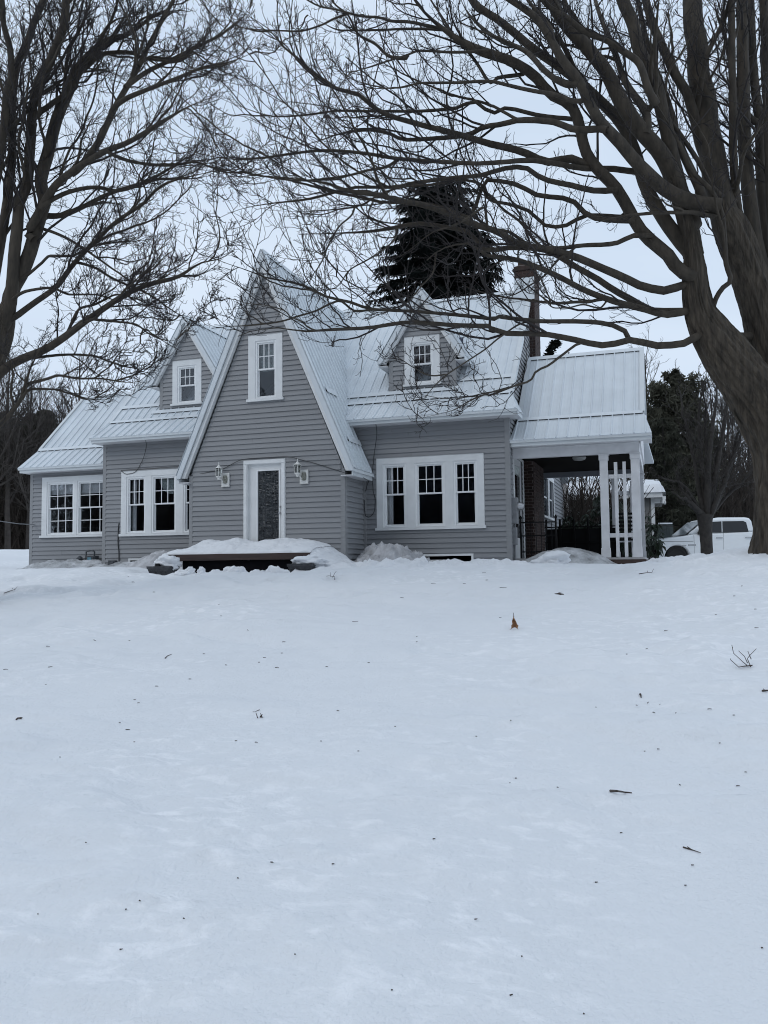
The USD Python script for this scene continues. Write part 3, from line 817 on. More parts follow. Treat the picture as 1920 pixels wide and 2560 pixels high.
# --- steep front gable: slopes run along Y
def x_slopes(x0, zp, rm, yf, zlow, back, width_front, u0, nm, flash=(), closed_wall=None):
    """Two slopes falling to either side of a ridge along Y at (x0, zp). back(z): where the slope dies into the roof behind."""
    out = []
    run = (zp - zlow) / rm
    L = math.hypot(run, zp - zlow)
    for s in (-1, 1):
        V = np.array([-s * run, 0, zp - zlow]) / L          # up the slope
        O = np.array([x0 + s * run, yf, zlow])
        zs = np.array(sorted(set([zlow, zp] + [z for z in (4.80, 4.91, 5.42) if zlow < z < zp])))
        pts = [(0, 0)] + [(back(z) - yf, (z - zlow) / (zp - zlow) * L) for z in zs] + [(0, L)]
        r = roof('roof', O, (0, 1, 0), V, pts, u0=u0)
        N = np.array([s * (zp - zlow), 0, run]) / L
        strip_on(r, 'ridge_cap', O, (0, 1, 0), V, -0.005, back(zp) - yf - 0.02, L - 0.12, L + 0.008, 0.0268, 0.0310)
        strip_on(r, 'closure', O, (0, 1, 0), V, 0.1, back(zp) - yf - 0.15, L - 0.105, L - 0.07, 0.0005, 0.0255, material='black_plastic')  # dark strip painted in for the shade under this ridge cap
        strip_on(r, 'rake_cap', O, (0, 1, 0), V, -0.022, width_front, 0.0, L - 0.005, 0.0268, 0.0295, material='roof_trim')
        for a, b, v in flash:
            if s == 1:
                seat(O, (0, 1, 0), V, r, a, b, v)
        out.append((r, O, V, N, L))
    return out


def rake_boards(x0, zp, rm, zlow, yf, yw, t1, t2, parent_name='bargeboard'):
    """Metal edge and recessed board under the sloping eaves of a gable front."""
    run = (zp - zlow) / rm
    for s in (-1, 1):
        a = np.array([x0 + s * run, 0, zlow])
        b = np.array([x0, 0, zp])
        k1, k2 = t1, t1 + t2
        for nm, (u, w), y0, y1, mt in (('bargeboard', (0.004, k1), yf - 0.02, yf + 0.02, 'roof_trim'), ('frieze_board', (k1 + 0.001, k2), yf + 0.035, yw - 0.001, 'white_paint')):
            q = [(a[0], a[2] - u), (b[0], b[2] - u), (b[0], b[2] - w), (a[0] - s * 0.0, a[2] - w)]
            if nm == 'bargeboard':
                q = [(a[0], a[2] - u), (b[0], b[2] - u), (b[0], b[2] - w), (a[0] - s * (w - 0.06) / rm, a[2] - 0.06), (a[0] - s * 0.005, a[2] - 0.06)]
            else:
                zl = a[2] - 0.05
                q = [(a[0] - s * (u - 0.05) / rm, zl), (b[0], b[2] - u), (b[0], b[2] - w), (a[0] - s * (w - 0.05) / rm, zl)]
            obj(nm, MB().prism([(x, y0, z) for x, z in q], (0, y1 - y0, 0)), mt, house)


def main_back(z):
    if z > 5.42:
        return z - 3.92 + 0.06
    if z > 4.91:
        return 0.75 + (z - 4.91) / 0.51 * 0.75 + 0.03
    return D1 - 0.004 if z < 4.8 else 1.0


YF = -0.15
gs = x_slopes(GX0, GPEAK, RM, YF, 3.70, main_back, 0.13, 0.0, 'gable', flash=((0.35, 0.95, 1.95), (0.42, 1.22, 0.72)))
rake_boards(GX0, GPEAK, RM, 3.70, YF, 0.0, 0.27, 0.22)
for s in (-1, 1):
    xe = GX0 + s * (GPEAK - 3.70) / RM
    xa, xb = sorted((xe - s * 0.015, xe - s * 0.045))
    f = obj('fascia', MB().box(xa, xb, YF + 0.02, D1 - 0.004, 3.535, 3.64), 'fascia_metal', house)
    xa, xb = sorted((xe + s * 0.018, xe - s * 0.014))
    obj('eave_trim', MB().box(xa, xb, YF - 0.005, D1 - 0.004, 3.62, 3.683), 'fascia_metal', f)
    xa, xb = sorted((xe - s * 0.046, xe - s * 0.30))
    obj('soffit', MB().box(xa, xb, YF + 0.021, D1 - 0.004, 3.537, 3.556), 'porch_white', f)

# --- dormers
DY = 1.82


def dormer(x0, shade, left_label):
    zp, rm, zlow, yf = 8.12, 1.60, 6.42, DY - 0.15
    xw = 0.81
    x_slopes(x0, zp, rm, yf, zlow, lambda z: z - 3.92 + 0.05, 0.05, 0.02, 'dormer')
    rake_boards(x0, zp, rm, zlow, yf, DY, 0.19, 0.13)
    top = zp - 0.32
    low = zp - xw * rm - 0.30
    poly = Polygon([(x0 - xw, 5.6), (x0 + xw, 5.6), (x0 + xw, low), (x0, top + 0.05), (x0 - xw, low)])
    win = (x0 - 0.43, x0 + 0.43, 5.80, 6.985)
    wall(poly, [sbox(win[0], win[2], win[1], win[3])], front(DY), boards=poly.intersection(sbox(x0 - xw + 0.09, 5.6, x0 + xw - 0.09, 9)))
    for s in (-1, 1):
        xa, xb = sorted((x0 + s * (xw + 0.008), x0 + s * (xw - 0.09)))
        obj('corner_board', MB().box(xa, xb, DY - 0.022, DY + 0.01, 5.62, low + 0.03), 'corner_trim', house)
        place = right_side(x0 + xw) if s == 1 else left_side(x0 - xw)
        wall(Polygon([(DY, 5.65), (2.75, 6.6), (2.75, low + 0.2), (DY, low + 0.02)]), [], place, single=False, thick=0.08)
        xe = x0 + s * (zp - zlow) / rm
        xa, xb = sorted((xe - s * 0.01, xe - s * 0.035))
        f = obj('fascia', MB().box(xa, xb, yf + 0.021, 2.5, zlow - 0.115, zlow - 0.02), 'fascia_metal', house)
        xa, xb = sorted((xe - s * 0.036, x0 + s * (xw + 0.02)))
        obj('soffit', MB().box(xa, xb, yf + 0.022, 2.45, zlow - 0.113, zlow - 0.098), 'porch_white', f)
    u = [(x0 - 0.285, x0 + 0.275)]
    zb, zt = casing(*win, DY, u, head=0.15, over=0.035, sillh=0.05)
    window(*u[0], zb, zt, 6.315, DY, shade=shade)
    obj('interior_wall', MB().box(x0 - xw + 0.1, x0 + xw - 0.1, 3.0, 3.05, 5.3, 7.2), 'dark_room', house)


dormer(-5.18, 'brown', 'right')
dormer(-11.52, None, 'left')


# ------------------------------------------------------------------ chimney (part of the house) laid brick by brick
def brick_face(parent, place, a0, a1, z0, z1, per_piece, rng, mb=None, look='brick', L=0.20, H=0.0635, J=0.010):
    n = 0
    row = 0
    z = z0
    while z < z1 - 0.02:
        a = a0 - (L + J) / 2 * (row % 2)
        while a < a1 - 0.01:
            b0, b1 = max(a, a0), min(a + L, a1)
            if b1 - b0 > 0.03:
                pr = 0.004 + 0.005 * rng.random()
                zt = min(z + H, z1)
                V = np.vstack([place(np.array([b0, b1, b1, b0]), np.full(4, pr), np.array([z, z, zt, zt])), place(np.array([b0, b1, b1, b0]), np.full(4, -0.01), np.array([z, z, zt, zt]))])
                F = [(0, 1, 2, 3), (0, 4, 5, 1), (1, 5, 6, 2), (2, 6, 7, 3), (3, 7, 4, 0)]
                if per_piece:
                    obj('brick', MB().add(V, F), look, parent)
                else:
                    mb.add(V, F)
                n += 1
            a += L + J
        z += H + J
        row += 1
    return n


rng = np.random.default_rng(7)
ch = obj('chimney', MB().box(-3.06, -2.838, 3.108, 4.892, 1.5, 5.9).box(-3.40, -2.918, 4.508, 5.442, 5.9, 9.30).box(-3.36, -2.96, 4.56, 5.39, 9.3, 9.40), 'mortar', house)
m = MB()
for per, za, zb in ((False, 1.62, 2.355), (True, 2.355, 4.12)):
    brick_face(ch, front(3.10), -3.06, -2.83, za, zb, per, rng, m)
    brick_face(ch, right_side(-2.83), 3.10, 4.90, za, zb, per, rng, m)
brick_face(ch, front(4.50), -3.40, -2.91, 6.2, 9.30, False, rng, m)
brick_face(ch, right_side(-2.91), 4.50, 5.45, 5.9, 9.30, False, rng, m)
brick_face(ch, left_side(-3.41), 4.50, 5.45, 8.4, 9.30, False, rng, m)
obj('bricks', m, 'brick', ch, kind='stuff')
for k, (a, z) in enumerate(((0.012, 9.30), (0.035, 9.235))):
    obj('brick_course', MB().box(-3.41 - a, -2.91 + a, 4.5 - a, 5.45 + a, z, z + 0.06), 'brick_dirty', ch)
obj('flue', MB().box(-3.33, -3.00, 4.62, 5.33, 9.36, 9.52).box(-3.30, -3.03, 4.66, 5.29, 9.52, 9.53), 'brick_dirty', ch)
obj('flashing_sheet', MB().prism([(-3.425, 4.487, 8.38), (-2.90, 4.487, 8.45), (-2.90, 4.487, 9.03), (-3.425, 4.487, 9.03)], (0, -0.006, 0)), 'roof_trim', ch)

# ------------------------------------------------------------------ porch on the right
obj('porch_beam', MB().box(-3.044, -0.37, D3, D3 + 0.13, 3.925, 4.149).box(-3.03, -0.372, D3 - 0.012, D3 - 0.0005, 4.105, 4.149), 'porch_white', house)
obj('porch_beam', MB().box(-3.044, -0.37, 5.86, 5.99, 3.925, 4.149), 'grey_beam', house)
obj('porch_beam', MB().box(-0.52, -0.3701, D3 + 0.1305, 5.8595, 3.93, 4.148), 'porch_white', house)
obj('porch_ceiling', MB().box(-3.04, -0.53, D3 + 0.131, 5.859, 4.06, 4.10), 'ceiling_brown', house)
obj('ceiling_lamp', MB().lathe([(0, 4.058), (0.15, 4.057), (0.16, 4.03), (0.13, 3.985), (0.06, 3.965), (0, 3.963)], (-1.72, 2.75, 0), 20), 'lamp_dim', house)
gp = Polygon([(1.6, 4.149), (5.86, 4.149), (5.5, 4.85), (3.73, 6.60), (1.95, 4.85)])
v, f = tri2(gp)
obj('gable_panel', MB().prism([(-0.40, a, b) for a, b in list(gp.exterior.coords)[:-1]], (0.06, 0, 0)), 'porch_white', house)


def column(x0, x1, y0, y1, zb):
    m = MB().box(x0, x1, y0, y1, zb + 0.2005, 3.80)
    c = obj('porch_column', m, 'porch_white', house)
    obj('plinth', MB().box(x0 - 0.014, x1 + 0.014, y0 - 0.014, y1 + 0.014, zb, zb + 0.20), 'porch_white', c)
    obj('capital', MB().box(x0 - 0.016, x1 + 0.016, y0 - 0.016, y1 + 0.016, 3.8005, 3.905).box(x0 - 0.03, x1 + 0.03, y0 - 0.03, y1 + 0.03, 3.9055, 3.9245), 'porch_white', c)


for yy, zb in ((D3, 1.725), (5.80, 1.70)):
    column(-1.185, -1.022, yy, yy + 0.163, zb)
    column(-0.548, -0.375, yy, yy + 0.173, zb)
for yy in (D3 + 0.05, 5.86):
    z = 3.74
    tr = obj('lattice_rail', MB().box(-1.021, -0.5485, yy, yy + 0.04, 3.40, 3.485), 'porch_white', house)
    obj('lattice_rail', MB().box(-1.021, -0.5485, yy, yy + 0.04, 2.145, 2.235), 'porch_white', house)
    for xa in (-0.893, -0.718):
        obj('lattice_slat', MB().box(xa, xa + 0.068, yy - 0.028, yy - 0.0005, 1.735, 3.745), 'porch_white', house)
obj('porch_floor', MB().box(-3.04, -0.32, D3 - 0.02, 6.0, 1.68, 1.722), 'slab_grey', house)
obj('porch_floor_edge', MB().box(-3.04, -0.30, D3 - 0.035, 6.01, 1.3, 1.679), 'slab_red', house)

# side door, two windows and the meter on the right end wall
X = -3.068
m = MB()
for a, b, c, d in ((1.52, 1.62, 1.7, 4.02), (2.86, 2.96, 1.7, 4.02), (1.52, 2.96, 4.0205, 4.12)):
    m.box(X, X + 0.035, a, b, c, d)
m.box(X - 0.06, X - 0.02, 1.62, 2.0, 1.7, 4.02).box(X - 0.06, X - 0.02, 2.72, 2.86, 1.7, 4.02).box(X - 0.06, X - 0.02, 2.0, 2.72, 1.7, 2.2).box(X - 0.06, X - 0.02, 2.0, 2.72, 3.86, 4.02)
sd = obj('side_door', m, 'white_paint', house)
obj('door_glass', MB().box(X - 0.04, X - 0.035, 2.0, 2.72, 2.2, 3.86), 'truck_glass', sd)
U, Q = np.meshgrid(np.linspace(2.0, 2.72, 40), [0, 1], indexing='ij')
obj('valance', grid_mesh(np.stack([np.full(U.shape, X - 0.030), U, 3.855 - Q * (0.16 + 0.06 * np.abs(np.sin(U * 18)))], -1)), 'lace', sd)
for (a, b, c, d) in (RW1, RW2):
    m = MB()
    m.box(X, X + 0.03, a - 0.11, a, c, d).box(X, X + 0.03, b, b + 0.11, c, d).box(X, X + 0.03, a - 0.11, b + 0.11, d + 0.0005, d + 0.13).box(X, X + 0.06, a - 0.13, b + 0.13, c - 0.06, c - 0.0005)
    m.box(X - 0.04, X - 0.01, a, b, (c + d) / 2 - 0.02, (c + d) / 2 + 0.02)
    w = obj('window', m, 'white_paint', house)
    obj('pane', MB().box(X - 0.03, X - 0.026, a, b, c, d), 'window_glass', w)
m = MB().box(X + 0.02, X + 0.13, 1.29, 1.50, 2.48, 3.05)
em = obj('electric_meter', m, 'meter_grey', house, label='grey electric meter with round glass face on the right end wall')
a = np.arange(5) / 4
obj('meter_dial', MB().tube(np.stack([X + 0.13 + 0.14 * a, np.full(5, 1.395), np.full(5, 2.86)], -1), [0.085, 0.092, 0.085, 0.08, 0.06], 16), 'steel', em)
obj('meter_box', MB().box(X + 0.02, X + 0.10, 1.30, 1.48, 2.02, 2.40), 'meter_grey', em)
obj('conduit', MB().tube([(X + 0.06, 1.36, 2.02), (X + 0.06, 1.36, 1.5)], 0.022, 8).tube([(X + 0.055, 1.43, 2.02), (X + 0.05, 1.44, 1.5)], 0.016, 8).tube([(X + 0.06, 1.39, 2.48), (X + 0.06, 1.39, 2.40)], 0.02, 8), 'meter_grey', em)


# ------------------------------------------------------------------ cables hanging on the walls
def hang(pts, r=0.008, n=12):
    p = np.asarray(pts, float)
    t = np.concatenate([[0], np.cumsum(np.linalg.norm(np.diff(p, axis=0), axis=1))])
    s = np.linspace(0, t[-1], n * (len(p) - 1) + 1)
    c = PchipInterpolator(t, p)(s)
    return MB().tube(c, r, 6)


obj('electric_cable', hang([(-12.1, 0.78, 4.88), (-12.22, 1.05, 4.62), (-12.42, 1.13, 4.25), (-12.62, 1.13, 4.02), (-12.85, 1.13, 3.99), (-13.02, 1.13, 4.09), (-12.2, 1.13, 4.10), (-11.0, 1.13, 4.115), (-10.45, 0.9, 4.10), (-10.34, 0.02, 3.72), (-9.45, -0.03, 3.83), (-8.90, -0.05, 4.02), (-8.7, -0.055, 4.035), (-7.9, -0.055, 4.035), (-7.3, -0.04, 3.90), (-6.75, -0.035, 3.72), (-6.40, -0.01, 3.60), (-6.20, 0.6, 3.54), (-6.30, 1.10, 3.50), (-6.36, 1.10, 3.30)], 0.007), 'cable', label='thin black cable looping across the front of the grey house above the door', cat='cable')
obj('electric_cable', hang([(-6.02, 0.79, 4.87), (-6.06, 1.05, 4.6), (-6.16, 1.12, 4.1), (-6.20, 1.12, 3.6), (-6.185, 1.12, 3.3), (-6.14, 1.12, 3.1), (-6.15, 1.12, 2.9), (-6.22, 1.12, 2.75), (-6.30, 1.12, 2.71), (-6.37, 1.11, 2.74), (-6.40, 1.11, 3.1)], 0.008), 'cable', label='black cable dropping from the eave beside the triple window on the right', cat='cable')
obj('electric_cable', hang([(-13.07, D1 - 0.03, 2.75), (-13.09, D1 - 0.035, 2.3), (-13.06, D1 - 0.035, 2.0), (-13.05, D1 - 0.04, 1.8), (-12.95, D1 - 0.05, 1.72), (-12.86, D1 - 0.05, 1.75)], 0.013), 'cable', label='thick black cable running down to the snow beside the left basement window', cat='cable')
w0, w1 = at(-40, 1297, 19), np.array([-16.34, D2 + 0.3, 2.83])
obj('overhead_wire', hang([w0, (w0 + w1) / 2 - [0, 0, 0.03], w1], 0.012), 'meter_grey', label='thin pale wire strung to the left corner of the house', cat='wire')

# ------------------------------------------------------------------ gas meter at the left wing
gm = thing('gas_meter', 'small grey gas meter with piping against the left wing wall', 'gas meter')
gx, gy = -14.13, D2 - 0.20
obj('meter_body', MB().box(gx - 0.10, gx + 0.13, gy - 0.09, gy + 0.09, 1.62, 1.93).box(gx - 0.08, gx + 0.10, gy - 0.11, gy - 0.0905, 1.66, 1.90), 'meter_dark', gm, label='grey meter body')
obj('meter_screen', MB().box(gx - 0.065, gx + 0.05, gy - 0.122, gy - 0.1105, 1.80, 1.89), 'meter_screen', gm)
obj('meter_label', MB().box(gx - 0.075, gx - 0.03, gy - 0.119, gy - 0.1105, 1.68, 1.74), 'meter_label', gm)
obj('meter_label', MB().box(gx - 0.015, gx + 0.015, gy - 0.118, gy - 0.1105, 1.70, 1.73), 'meter_label', gm)
obj('pipe', MB().tube([(gx + 0.06, gy, 1.93), (gx + 0.06, gy, 2.04), (gx + 0.03, gy, 2.06), (gx - 0.10, gy, 2.06), (gx - 0.20, gy, 2.04), (gx - 0.21, gy, 1.85), (gx - 0.22, gy, 1.4)], 0.02, 8), 'meter_dark', gm)
obj('regulator', MB().lathe([(0, -0.05), (0.09, -0.03), (0.10, 0.0), (0.07, 0.03), (0.03, 0.07), (0, 0.075)], (gx - 0.40, gy, 1.86), 14).tube([(gx - 0.22, gy, 1.86), (gx - 0.62, gy, 1.84), (gx - 0.63, gy, 1.4)], 0.018, 8), 'meter_dark', gm)
obj('pipe_stub', MB().tube([(-15.0, 1.15, 1.3), (-15.0, 1.15, 1.78)], 0.012, 6), 'meter_dark', label='thin pipe standing in the dirty snow below the left wing windows', cat='pipe')
obj('outlet_box', MB().box(-13.32, -13.12, D1 - 0.12, D1 - 0.03, 1.66, 1.80).box(-13.30, -13.14, D1 - 0.16, D1 - 0.1205, 1.68, 1.76), 'meter_dark', label='small dark outlet box low on the wall beside the gas meter', cat='outlet box')


# ------------------------------------------------------------------ deck, planters and piled snow
deck = thing('deck', 'low brown wooden deck under thick snow at the front door', 'deck')
DX0, DX1, DYF = -10.16, -6.70, -1.30
for k in range(9):
    y0 = DYF + 0.003 + k * 0.144
    obj('deck_board', MB().box(DX0 + 0.03, DX1 - 0.03, y0, y0 + 0.138, 1.845, 1.872), 'deck_wood', deck)
obj('rim_board', MB().box(DX0, DX1, DYF - 0.035, DYF, 1.745, 1.876), 'deck_wood', deck, label='dark brown front rim board')
obj('rim_board', MB().box(DX0, DX0 + 0.03, DYF + 0.0005, -0.03, 1.745, 1.876).box(DX1 - 0.03, DX1, DYF + 0.0005, -0.03, 1.745, 1.876), 'deck_wood', deck)
obj('skirt', MB().box(DX0 + 0.45, DX1 + 0.1, DYF + 0.10, DYF + 0.13, 1.2, 1.74).box(DX0 + 0.45, DX0 + 0.48, DYF + 0.131, -0.03, 1.2, 1.74), 'deck_skirt', deck)
for xx in (-9.6, -8.4, -7.2):
    obj('post', MB().box(xx, xx + 0.09, DYF + 0.3, DYF + 0.39, 1.2, 1.744), 'deck_wood', deck)


def snow_sheet(nm, x, y, top, bottom, look, label, seed=0, rough=0.03, freq=3.0, cat='snow heap', group=None):
    """A heap as a closed height field: top(X, Y) over bottom(X, Y); vanishes where top <= bottom."""
    Xg, Yg = np.meshgrid(x, y, indexing='ij')
    p = np.stack([Xg, Yg, np.zeros_like(Xg)], -1)
    n = meshkit.fbm(p * freq, 4, seed) - 0.5
    n2 = np.abs(meshkit.noise(p * freq * 2.7, seed + 5) - 0.5)
    t, b = top(Xg, Yg), bottom(Xg, Yg)
    th = t - b
    t = np.where(th > 0.0, t + rough * 2.4 * n * np.clip(th / 0.12, 0, 1) - rough * 1.0 * n2 * np.clip(th / 0.12, 0, 1), b - 0.05)
    v, f = grid_mesh(np.stack([Xg + 0.25 * rough * n, Yg - 0.3 * rough * n2, t], -1))
    keep = (th.ravel() > -0.02)[f].any(1)
    f = f[keep]
    vv, ff = v, np.vstack([f[:, [0, 1, 2]], f[:, [0, 2, 3]]])
    m = trimesh.Trimesh(vv, ff, process=False)
    m.remove_unreferenced_vertices()
    obj(nm, m, look, smooth=True, label=label, cat=cat, group=group, kind='stuff')


def smooth(a, b, v):
    t = np.clip((v - a) / (b - a), 0, 1)
    return t * t * (3 - 2 * t)


def deck_top(X, Y):
    edge = np.sqrt(np.clip((Y + 1.27) / 0.16, 0, 1))
    left = smooth(-10.12, -9.55, X) ** 0.7
    hgt = (0.14 + 0.17 * smooth(-1.25, -0.5, Y)) * (0.35 + 0.65 * left)
    lump = 0.035 * np.sin(X * 2.7 + 1) * np.sin(Y * 3 + X)
    t = 1.868 + (hgt + lump) * edge * np.where(X > -10.1, 1, 0)
    fall = smooth(-7.25, -5.75, X)
    t = t - fall * (0.42 - 0.10 * np.sin((X + 6.6) * 3))
    ok = (Y > -1.27) & (X > -10.1)
    X = np.minimum(X, -6.7201)
    w = smooth(-7.15, -6.74, X)
    t = t * (1 - w) + np.minimum(ramp_top(X, Y), t + 0.3) * w
    return np.where(ok & (X < -6.72), t, np.where((X >= -6.72), ramp_top(X, Y), 0))


def ramp_top(X, Y):
    fall = smooth(-7.25, -5.80, X)
    ridge = 2.19 - 0.62 * fall
    side = smooth(-2.25, -0.85, Y)
    return 1.45 + (ridge - 1.45) * side


def deck_bottom(X, Y):
    return np.where(X < -6.72, 1.872, ground(X, Y) - 0.02)


snow_sheet('snow_heap', np.linspace(-10.14, -6.700, 230), np.linspace(-1.285, -0.03, 80), deck_top, lambda X, Y: 0 * X + 1.874, 'clean_snow', 'thick clean snow blanket lying on the brown deck before the front door', 3, 0.05, 2.4)
snow_sheet('snow_heap', np.linspace(-6.95, -5.4, 120), np.linspace(-2.3, -0.02, 140),
           lambda X, Y: np.where(X > -6.72, ramp_top(X, Y), np.where(Y < -1.34, 1.42 + 0.55 * smooth(-2.25, -1.34, Y) * smooth(-7.0, -6.6, X), 0)),
           lambda X, Y: ground(X, Y) - 0.01, 'clean_snow', 'smooth snow ramp spilling off the right end of the deck', 3, 0.05, 2.4)


def mound(cx, cy, rx, ry, h, label, look, seed, rough=0.06, freq=2.5, power=1.0, n=110, base=None):
    b = base or (lambda X, Y: ground(X, Y) - 0.02)
    f = lambda X, Y: ground(X, Y) - 0.03 + h * np.clip(1 - ((X - cx) / rx) ** 2 - ((Y - cy) / ry) ** 2, -0.3, 1) ** 1 * np.ones_like(X)
    snow_sheet('snow_heap', np.linspace(cx - rx * 1.1, cx + rx * 1.1, n), np.linspace(cy - ry * 1.1, cy + ry * 1.1, n), f, b, look, label, seed, rough, freq)


mound(-5.55, 0.50, 0.95, 0.75, 0.52, 'jagged grey icy snow heap between gable corner and right triple window', 'ice_snow', 4, 0.22, 4.2)
mound(-14.6, 1.25, 1.75, 0.75, 0.24, 'dirty grey snow heap along the foot of the left wing', 'dirty_snow', 8, 0.07, 3.0)
mound(-12.6, 0.75, 1.1, 0.65, 0.16, 'low dirty snow drift under the left triple window', 'dirty_snow', 9, 0.06, 3.0)
mound(-11.2, 0.2, 0.85, 0.75, 0.34, 'pale lumpy snow heap left of the deck by the basement window', 'ice_snow', 10, 0.09, 3.4)
mound(-1.85, 1.45, 1.15, 0.95, 0.42, 'grey trodden snow heap at the porch entrance', 'dirty_snow', 12, 0.05, 2.2)
mound(0.45, 1.6, 1.1, 1.2, 0.20, 'rough snow bank between the porch corner and the white truck', 'clean_snow', 14, 0.10, 2.6)
mound(-4.6, -1.0, 2.6, 1.2, 0.13, 'lumpy clean snow ridge in front of the right triple window', 'clean_snow', 15, 0.20, 3.8)


def chunk(c, r, seed, label, squash=0.6, group=None):
    s = trimesh.creation.icosphere(3, 1.0)
    v = s.vertices
    d = 1 + 1.1 * (meshkit.fbm(v * 1.3 + seed, 4, seed) - 0.5) + 0.45 * (meshkit.noise(v * 3.3 + seed, seed) - 0.5)
    v = v * d[:, None] * np.asarray(r) * [1, 1, squash]
    obj('snow_chunk', (v + np.asarray(c), s.faces), 'snow_chunk_look', smooth=True, label=label, cat='snow chunk', group=group)


c = hit(1395, 1412)
chunk((-2.06, 0.05, ground(-2.06, 0.05) + 0.06), (0.36, 0.25, 0.27), 3, 'large clean block of snow lying before the porch entrance', 0.62)
for k, (px, w) in enumerate(((458, 0.14), (474, 0.09), (505, 0.07), (540, 0.13), (580, 0.17), (603, 0.10), (640, 0.13), (655, 0.08), (692, 0.24))):
    x, y = at(px, 1426, 15.75)[:2]
    chunk((x, y, ground(x, y) + 0.0), (w * 1.1, 0.13, 0.10 + 0.35 * w), 40 + k, 'broken lump of snow at the foot of the snowy deck', 0.6 + 0.2 * (k % 3), group='snow lumps along the foot of the deck')


def planter(x0, x1, y, zt, label):
    cx, w = (x0 + x1) / 2, (x1 - x0) / 2
    t = thing('planter', label, 'planter')
    m = MB()
    rows = [(0.78, 1.20), (0.80, 1.45), (0.90, zt - 0.10), (0.94, zt - 0.06), (1.0, zt - 0.05), (1.02, zt), (0.92, zt), (0.88, zt - 0.05)]
    V = []
    for s, z in rows:
        h = w * s
        V.append([(cx - h, y - h * 0.75, z), (cx + h, y - h * 0.75, z), (cx + h, y + h * 0.75, z), (cx - h, y + h * 0.75, z)])
    V = np.array(V).reshape(-1, 3)
    F = [(4 * i + j, 4 * i + (j + 1) % 4, 4 * i + 4 + (j + 1) % 4, 4 * i + 4 + j) for i in range(len(rows) - 1) for j in range(4)]
    m.add(V, F)
    obj('planter_body', m, 'planter_iron', t)
    orn = MB()
    for k in range(4):
        xx = cx - w * 0.66 + k * w * 0.44
        a = np.linspace(0, 5.2, 18)
        r = 0.05 * (1 - a / 7)
        orn.tube(np.stack([xx + r * np.cos(a), np.full(18, y - w * 0.70), zt - 0.13 + r * np.sin(a) * 0.9], -1), 0.008, 5)
    obj('scroll', orn, 'planter_iron', t)
    return cx, w


cx, w = planter(-10.09, -9.56, -1.75, 1.632, 'black scrolled planter heaped with snow at the left end of the deck')
chunk((cx + 0.06, -1.70, 1.69), (0.27, 0.18, 0.22), 71, 'cap of snow sitting in the left black planter', 0.7)
obj('cap_light', MB().box(-9.90, -9.82, -1.93, -1.85, 1.62, 1.69), 'black_plastic', label='tiny dark cube lamp poking out of the snow in the left planter', cat='lamp')
cx, w = planter(-6.90, -6.38, -1.75, 1.650, 'black scrolled planter half buried in snow at the right end of the deck')
chunk((cx + 0.05, -1.66, 1.69), (0.34, 0.24, 0.16), 73, 'rounded snow cap bulging over the right black planter', 0.7)

# ------------------------------------------------------------------ on and behind the porch
g = thing('iron_gate', 'black iron gate with thin bars between side door and porch', 'gate')
for xa in (-3.0, -2.22):
    obj('gate_post', MB().box(xa, xa + 0.04, 2.0, 2.04, 1.5, 2.62).lathe([(0.03, 2.62), (0.035, 2.65), (0, 2.70)], (xa + 0.02, 2.02, 0), 8), 'iron', g)
for zz in (1.86, 2.22, 2.52):
    obj('gate_rail', MB().box(-2.96, -2.2205, 2.005, 2.035, zz, zz + 0.028), 'iron', g)
for k in range(6):
    xx = -2.88 + 0.115 * k
    obj('gate_bar', MB().box(xx, xx + 0.014, 2.04, 2.054, 1.7, 2.55), 'iron', g)
g = thing('iron_fence', 'tall black iron fence closing the rear of the porch', 'fence')
for k in range(6):
    xx = -2.9 + k * 0.36
    obj('fence_post', MB().box(xx, xx + 0.05, 5.55, 5.60, 1.5, 2.78), 'iron', g)
for zz in (1.8, 2.15, 2.55):
    obj('fence_rail', MB().box(-2.9, -1.05, 5.50, 5.5495, zz, zz + 0.03), 'iron', g)
m = obj('fence_screen', MB().box(-2.9, -1.05, 5.62, 5.64, 1.6, 2.52), 'black_plastic', g)

r = thing('rocking_chair', 'black rocking chair behind the white porch lattice', 'chair')
cx, cy = -0.70, 3.3
for s in (-0.26, 0.26):
    a = np.linspace(-0.5, 0.5, 9)
    obj('rocker', MB().tube(np.stack([np.full(9, cx + s), cy + a, 1.75 + 0.25 * a ** 2], -1), 0.022, 6), 'iron', r)
    obj('leg', MB().tube([(cx + s, cy - 0.25, 1.76), (cx + s, cy - 0.24, 2.36)], 0.02, 6), 'iron', r)
    obj('leg', MB().tube([(cx + s, cy + 0.22, 1.76), (cx + s, cy + 0.36, 2.85)], 0.02, 6), 'iron', r)
    obj('arm', MB().box(cx + s - 0.035, cx + s + 0.035, cy - 0.32, cy + 0.28, 2.36, 2.385), 'iron', r)
obj('seat', MB().box(cx - 0.25, cx + 0.25, cy - 0.28, cy + 0.24, 2.12, 2.16), 'iron', r)
for k in range(6):
    zz = 2.26 + 0.095 * k
    obj('slat', MB().box(cx - 0.24, cx + 0.24, cy + 0.25 + 0.02 * k, cy + 0.27 + 0.02 * k, zz, zz + 0.055), 'iron', r)


